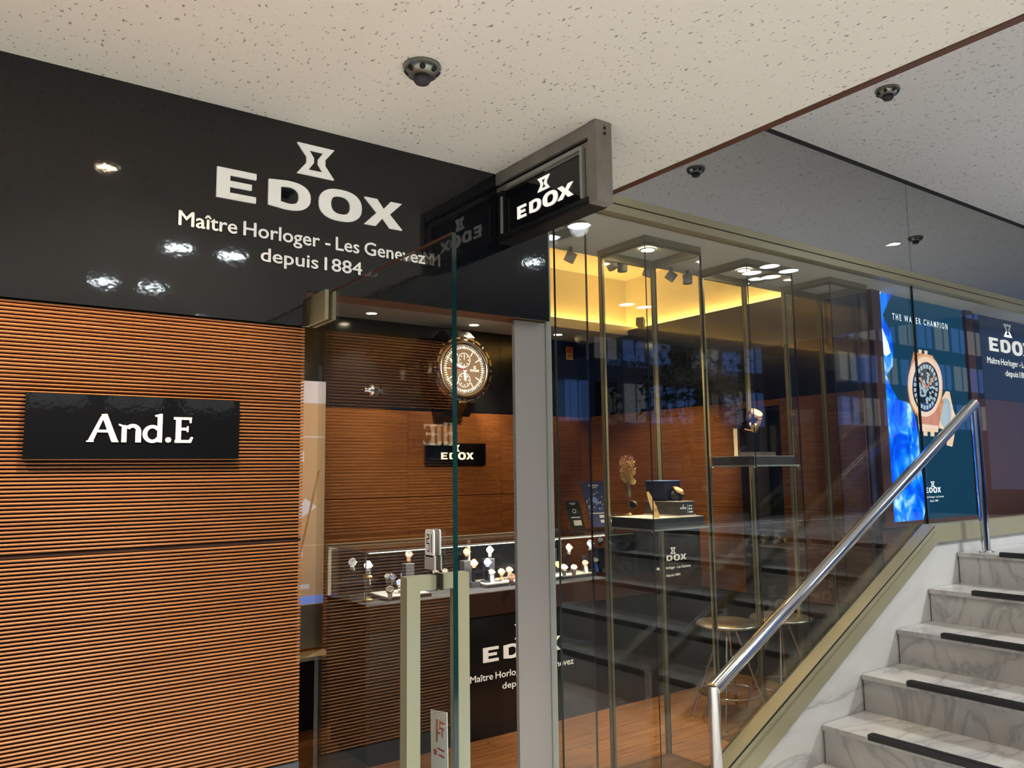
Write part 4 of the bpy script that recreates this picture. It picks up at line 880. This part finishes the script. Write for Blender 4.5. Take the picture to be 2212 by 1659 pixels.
ob('dial', gl_([(.0001, GY+.018), (.165, GY+.018)], 64), t, mats='taupe')
b = MB()
for k in range(60):
    a = 2*PI*k/60; q = MB().box(-.0035 if k % 5 else -.006, GY+.014, .140, .0035 if k % 5 else .006, GY+.016, .155 if k % 2 else .158); q.xf(Matrix.Rotation(a, 4, 'Y')); b.add(q.v, q.f)
o = ob('minute_track', b, t, mats='glow_w')
for k in range(12):
    if k in (3, 0, 6): continue
    q = MB().box(-.003, GY+.013, .105, .003, GY+.0155, .135).xf(Matrix.Rotation(k*PI/6, 4, 'Y')); ob('hour_marker', q, t, mats='glow_w')
for z in (.063, -.075):
    sd = ob('subdial', MB().ring(loop(.098, .098, 32, 2, 0, z), loop(.090, .090, 32, 2, 0, z), GY+.0135, GY+.015, 'y'), t, mats='glow_w')
    ob('subdial_hand', MB().box(-.002, GY+.012, z, .002, GY+.0135, z+.032), sd, mats='glow_w')
    qb = MB()
    for k in range(8):
        a = k*PI/4; qb.box(math.cos(a)*.034-.004, GY+.0125, z+math.sin(a)*.034-.004, math.cos(a)*.034+.004, GY+.0135, z+math.sin(a)*.034+.004)
    ob('subdial_figures', qb, sd, mats='glow_w')
def hand(a, l, w, mk, y): return ob('hand', MB().prism([(-w, -.02), (w, -.02), (w*1.3, l*.8), (0, l), (-w*1.3, l*.8)], GY+y, GY+y+.0015, 'y').xf(Matrix.Rotation(R(a), 4, 'Y')), t, mats=mk)
hand(-65, .13, .006, 'glow_w', .0105); hand(174, .085, .007, 'glow_w', .009); hand(-84, .150, .003, 'red', .0075)
ob('centre_boss', gl_([(.0001, GY+.004), (.008, GY+.005), (.008, GY+.012)], 16), t, mats='gsteel')
for c, u in zip('EDOX', (0, 1.7, 3.49, 5.22)):
    g = glyph(c, .001); k = .072/6.76; g.v = [(q[0]*k, q[1]*k*1.4, q[2]) for q in g.v]; ob('letter_'+c.lower(), g, t, (.048+u*k, GY+.014, -.012), FACE_S, 'glow_w')
emblem(t, (.073, GY+.014, .008), .022, .018, 'glow_w', .001)
ob('crown', MB().lathe([(.022, .205), (.026, .212), (.026, .238), (.018, .246), (.0001, .247)], 18, (0, -.20, .0), ax='x'), t, mats='gsteel')
for a in (24, -28): ob('pusher', MB().lathe([(.012, .19), (.012, .215), (.02, .217), (.02, .232), (.0001, .234)], 16, (0, -.20, 0), ax='x').xf(Matrix.Rotation(R(a), 4, 'Y')), t, mats='gsteel')
for s1 in (1, -1):
    pts = [(-.02, .14), (GY+.05, .165), (GY+.04, .225), (-.17, .315 if s1 < 0 else .285), (-.03, .29 if s1 < 0 else .25)]
    ob('strap', MB().prism([(q[0], s1*q[1]) for q in pts], -.105, .105, 'x'), t, mats='black_in')
    ob('strap_centre', MB().prism([(q[0]-.006, s1*(q[1]+.004)) for q in pts[1:4]]+[(-.1, s1*.2)], -.035, .035, 'x'), t, mats='gsteel')
# ================================================================== BACKLIT POSTER
PY = .248
def pp(px, py): q = hit(px, py, 'y', PY-.012); return (q[0], q[2])
X0, X1, Z0, Z1 = 4.70, 5.80, 1.052, 2.522
t = thing('light_box', 'tall backlit poster of a gold watch and blue water behind the landing glass', 'poster', (5.25, PY, 1.05))
ox, oz = 5.25, 1.05
ob('frame', MB().box(X0-.10-ox, -.03, Z0-.03-oz, X0-ox, .001, Z1+.045-oz).box(X1-ox, -.03, Z0-.03-oz, X1+.10-ox, .001, Z1+.045-oz).box(X0-ox, -.03, Z1-oz, X1-ox, .001, Z1+.045-oz).box(X0-ox, -.03, Z0-.03-oz, X1-ox, .001, Z0-oz), t, mats='redwood')
# the printed water: blue on the left edge, teal navy field
m = bpy.data.materials.new('backlit poster field'); m.use_nodes = True; nt = m.node_tree; nt.nodes.clear(); N = nt.nodes; L = nt.links
e = N.new('ShaderNodeEmission'); out = N.new('ShaderNodeOutputMaterial'); L.new(e.outputs[0], out.inputs[0]); e.inputs[0].default_value = (.008, .055, .105, 1); e.inputs[1].default_value = 1.0; M['pfield'] = m
ob('poster_field', MB().box(X0-ox, -.006, Z0-oz, X1-ox, -.001, Z1-oz), t, mats='pfield')
m = bpy.data.materials.new('backlit poster water'); m.use_nodes = True; nt = m.node_tree; nt.nodes.clear(); N = nt.nodes; L = nt.links
tc = N.new('ShaderNodeTexCoord'); mp = N.new('ShaderNodeMapping'); mp.inputs['Scale'].default_value = (3.2, 1, 2.2); L.new(tc.outputs['Object'], mp.inputs[0])
n = N.new('ShaderNodeTexNoise'); n.inputs['Scale'].default_value = 1.9; n.inputs['Detail'].default_value = 7; n.inputs['Distortion'].default_value = .8; L.new(mp.outputs[0], n.inputs[0])
cr = N.new('ShaderNodeValToRGB'); el = cr.color_ramp.elements; el[0].position = .30; el[0].color = (.0, .03, .45, 1); el[1].position = .66; el[1].color = (.55, .95, 1.0, 1); k = el.new(.45); k.color = (.0, .10, .95, 1); k = el.new(.55); k.color = (.01, .30, 1, 1)
L.new(n.outputs[0], cr.inputs[0]); e = N.new('ShaderNodeEmission'); L.new(cr.outputs[0], e.inputs[0]); e.inputs[1].default_value = 1.25; out = N.new('ShaderNodeOutputMaterial'); L.new(e.outputs[0], out.inputs[0]); M['pwater'] = m
wpts = [(1890, 615), (1929, 628), (1923, 645), (1908, 680), (1926, 720), (1931, 750), (1930, 790), (1917, 810), (1925, 835), (1941, 862), (1966, 872), (1978, 900), (1985, 935), (1988, 980), (1992, 1020), (1999, 1060), (2004, 1090), (1996, 1122), (1925, 1129)]
ob('poster_water', MB().prism([(max(X0, q[0])-ox, q[1]-oz) for q in [pp(*w_) for w_ in wpts]], -.008, -.0065, 'y'), t, mats='pwater')
M['p_white'] = emit('poster white', (.9, .97, 1), 1.25); M['p_gold'] = emit('poster rose gold', (.75, .30, .12), 1.0); M['p_pale'] = emit('poster pale gold', (1, .72, .50), 1.1); M['p_dark'] = emit('poster dark', (.012, .018, .03), 1); M['p_grey'] = emit('poster grey', (.09, .13, .17), 1.0); M['p_steel'] = emit('poster steel', (.45, .58, .68), 1.0)
ob('poster_foam', MB().prism([(q[0]-ox, q[1]-oz) for q in [pp(*w_) for w_ in ((1891, 617), (1910, 622), (1898, 640), (1893, 640))]], -.0095, -.0085, 'y').prism([(q[0]-ox, q[1]-oz) for q in [pp(*w_) for w_ in ((1893, 690), (1905, 705), (1920, 742), (1925, 762), (1915, 770), (1898, 750))]], -.0095, -.0085, 'y'), t, mats='p_white')
def pe(cx, cy, rx, ry, n=40):    # ellipse in poster plane given in photo pixels
    return [(q[0]-ox, q[1]-oz) for q in [pp(cx+rx*math.cos(2*PI*k/n), cy+ry*math.sin(2*PI*k/n)) for k in range(n)]]
def pq(pts): return [(q[0]-ox, q[1]-oz) for q in [pp(*w_) for w_ in pts]]
ob('second_watch', MB().prism(pq([(2044, 845), (2052, 846), (2060, 885), (2066, 900), (2062, 945), (2058, 965), (2046, 962), (2048, 930), (2030, 925), (2026, 880)]), -.0095, -.0085, 'y'), t, mats='p_pale')
ob('second_watch_back', MB().prism(pe(2043, 892, 13, 32), -.0105, -.0096, 'y'), t, mats='p_steel')
wc = ob('watch_case', MB().prism(pq([(1974, 760), (2015, 768), (2020, 782), (2038, 870), (2030, 910), (2028, 921), (1985, 918), (1982, 890), (1965, 860), (1962, 815)]), -.012, -.0106, 'y'), t, mats='p_gold')
ob('bracelet_link', MB().prism(pq([(1984, 915), (2028, 920), (2026, 934), (1986, 931)]), -.0125, -.0121, 'y'), t, mats='p_pale')
for a, c in (((1994, 918), (2003, 942)), ((2009, 919), (2018, 943))): ob('bracelet_link', MB().prism(pq([a, (a[0]+9, a[1]+1), c, (c[0]-8, c[1]-1)]), -.0135, -.0126, 'y'), t, mats='p_pale')
for a, c in (((1984, 755), (1990, 764)), ((1996, 757), (2003, 766))): ob('bracelet_link', MB().prism(pq([a, (a[0]+7, a[1]+1), c, (c[0]-6, c[1]-1)]), -.0135, -.0126, 'y'), t, mats='p_pale')
ob('watch_bezel', MB().ring(pe(1998, 834, 37.5, 68), pe(1999, 836, 29, 54), -.0145, -.0126, 'y'), wc, mats='p_pale')
ob('watch_dial', MB().prism(pe(1999, 836, 29.5, 54.5), -.0140, -.0126, 'y'), wc, mats='p_dark')
ob('bezel_shade', MB().ring(pe(1998, 838, 37.5, 68.5), pe(1998, 834, 36.2, 66.5), -.0150, -.0146, 'y'), wc, mats='p_gold')
b = MB()
for k in range(24):
    a0 = 2*PI*(k+.1)/24; a1 = 2*PI*(k+.8)/24
    b.prism(pq([(1999+26*math.cos(a0), 836+49*math.sin(a0)), (1999+26*math.cos(a1), 836+49*math.sin(a1)), (1999+21*math.cos(a1), 836+40*math.sin(a1)), (1999+21*math.cos(a0), 836+40*math.sin(a0))]), -.0150, -.0141, 'y')
for k in range(60):
    a = random.uniform(0, 6.28); r1 = random.uniform(.12, .92); cx = 1999+20*r1*math.cos(a); cy = 836+38*r1*math.sin(a); b.prism(pq([(cx-2.2, cy-3), (cx+2, cy-2), (cx+2.5, cy+3), (cx-1.5, cy+2.5)]), -.0150, -.0141, 'y')
ob('dial_works', b, wc, mats='p_steel')
ob('watch_hands', MB().prism(pq([(1999, 838), (2001, 836), (1984, 815), (1982, 817)]), -.0160, -.0152, 'y').prism(pq([(1999, 838), (2001, 841), (2019, 812), (2017, 810)]), -.0160, -.0152, 'y'), wc, mats='p_gold')
def poster_text(body, a, bq, h, mk, off=.01):
    p0 = pp(*a); p1 = pp(*bq); o = ob('print_line', txt_mesh('print_line', body, p1[0]-p0[0], h, mk, .0005, off, False), t, (p0[0]-ox, -.0085, (p0[1]+p1[1])/2-oz), FACE_S)
poster_text('T H E   W A T E R   C H A M P I O N', (1929, 691), (2048, 710), .042, 'p_white', .016)
k0 = pp(2000, 1065); k1 = pp(2034, 1064); wd = k1[0]-k0[0]
for c, u in zip('EDOX', (0, 1.7, 3.49, 5.22)):
    g = glyph(c, .001); k = wd/6.76; g.v = [(q[0]*k, q[1]*.034, q[2]) for q in g.v]; ob('letter_'+c.lower(), g, t, (k0[0]-ox+u*k, -.0085, k0[1]-oz), FACE_S, 'p_white')
k0 = pp(2012, 1052); emblem(t, (k0[0]-ox, -.0085, k0[1]-oz), .05, .035, 'p_white', .001)
poster_text('Maître Horloger - Les Genevez', (1999, 1076), (2040, 1074), .013, 'p_white'); poster_text('depuis 1884', (2010, 1084), (2028, 1083), .013, 'p_white')
# name on the black wall of the landing
p0 = hit(2138, 757, 'y', PY); t = thing('landing_lettering', 'pale emblem and shop name on the black landing wall at the right edge', 'lettering', (p0[0], PY, p0[2]))
for c, u in zip('EDOX', (0, 1.7, 3.49, 5.22)):
    g = glyph(c, .004); k = .72/6.76; g.v = [(q[0]*k, q[1]*.10, q[2]) for q in g.v]; ob('letter_'+c.lower(), g, t, (u*k, 0, 0), FACE_S, 'glow_w')
emblem(t, (.25, 0, .125), .14, .10, 'glow_w', .0)
for o in words(t, ['Maître', 'Horloger', '-', 'Les', 'Genevez'], 0, .95, 0, .048, 0, 'glow_w', .0): o.location = (-.06+o['u'], -.001, -.095); del o['u']
for o in words(t, ['depuis', '1884'], 0, .38, 0, .046, 0, 'glow_w', .0): o.location = (.22+o['u'], -.001, -.175); del o['u']
# ================================================================== ACROSS THE STREET (seen in the glass)
gr = ob('street', MB().box(-30, -60, -.5, 60, -7, -.25), mats=mat('asphalt', (.06, .06, .065), .8)); gr['kind'] = 'structure'; tag(gr, 'dark street beyond the passage', 'street')
def building(x0, y0, w, h, rows, cols, label, wall, lit):
    t = thing('office_building', label, 'building', (x0, y0, -.25)); ob('facade', MB().box(0, -3, 0, w, 0, h), t, mats=wall)
    cw = w/cols; rh = (h-3.2)/rows; pane = MB().box(cw*.14, 0, 0, cw*.86, .06, rh*.62).mesh('window_pane', lit[0]); mul = MB().box(cw*.49, .06, 0, cw*.51, .1, rh*.62).mesh('mullion', 'grey')
    for r in range(rows):
        for c in range(cols):
            o = ob('window_pane', pane, t, (c*cw, 0, 3.0+r*rh)); recol(o, lit[(r*7+c*3) % len(lit)]); ob('mullion', mul, o)
M['win_b'] = emit('dusk window', (.14, .30, .85), 1.1); M['win_w'] = emit('lit window', (.85, .88, .9), .6); M['win_d'] = mat('dark window', (.03, .04, .06), .1)
M['concrete'] = mat('pale concrete', (.30, .31, .34), .8); M['brick'] = mat('brown brick', (.16, .07, .045), .8)
building(9, -14, 13, 12, 5, 12, 'pale office building across the street reflected in the shop glass', 'concrete', ['win_b', 'win_b', 'win_w', 'win_d'])
building(-6, -15, 14, 14, 6, 10, 'brown office building across the street with pale windows', 'brick', ['win_w', 'win_d', 'win_w'])
building(23, -12, 10, 9, 4, 8, 'blue-lit building further along the street', 'concrete', ['win_b', 'win_w'])
t = thing('street_tree', 'bare-trunked small tree standing by the street', 'tree', (13.5, -9.5, -.25)); ob('trunk', MB().tube([(0, 0, 0), (.1, 0, 1.6), (-.1, .1, 3)], [.12, .09, .06], 10).tube([(.1, 0, 1.6), (.7, .1, 3.2)], [.07, .04], 8).tube([(.05, 0, 1.5), (-.7, 0, 3.0)], [.07, .04], 8), t, mats='redwood')
M['leaf'] = mat('leaf green', (.05, .12, .03), .6); lb = MB()
for k in range(900):
    a = random.uniform(0, 6.28); r1 = 1.3*random.random()**.5; z = 3.4+random.gauss(0, .55); x, y = math.cos(a)*r1, math.sin(a)*r1; s1 = .10
    v = [Vector((random.uniform(-s1, s1), random.uniform(-s1, s1), random.uniform(-s1, s1))) for _ in range(3)]; lb.add([(x+q.x, y+q.y, z+q.z) for q in v], [(0, 1, 2)])
o = ob('crown_leaves', lb, t, mats='leaf'); o['kind'] = 'stuff'
hb = MB()
for k in range(2500):
    x, y, z = random.uniform(0, 9), random.uniform(-.5, .5), random.uniform(0, 1.1)**.7; s1 = .09; v = [Vector((random.uniform(-s1, s1), random.uniform(-s1, s1), random.uniform(-s1, s1))) for _ in range(3)]; hb.add([(x+q.x, y+q.y, z+q.z) for q in v], [(0, 1, 2)])
t = thing('hedge', 'low clipped green hedge along the street', 'hedge', (9, -8.6, -.25)); o = ob('hedge_leaves', hb, t, mats='leaf'); o['kind'] = 'stuff'; ob('planter', MB().box(0, -.55, 0, 9, .55, .3), t, mats='concrete')
# faint emitters need no direct light sampling of their own
for k in list(M):
    if k in ('white', 'glow', 'glow_w', 'win_b', 'win_w', 'reflection_w', 'reflection_b', 'lgreen') or k.startswith('p_'):
        M[k].cycles.emission_sampling = 'NONE'
bpy.data.materials['pale banner print'].cycles.emission_sampling = 'NONE'
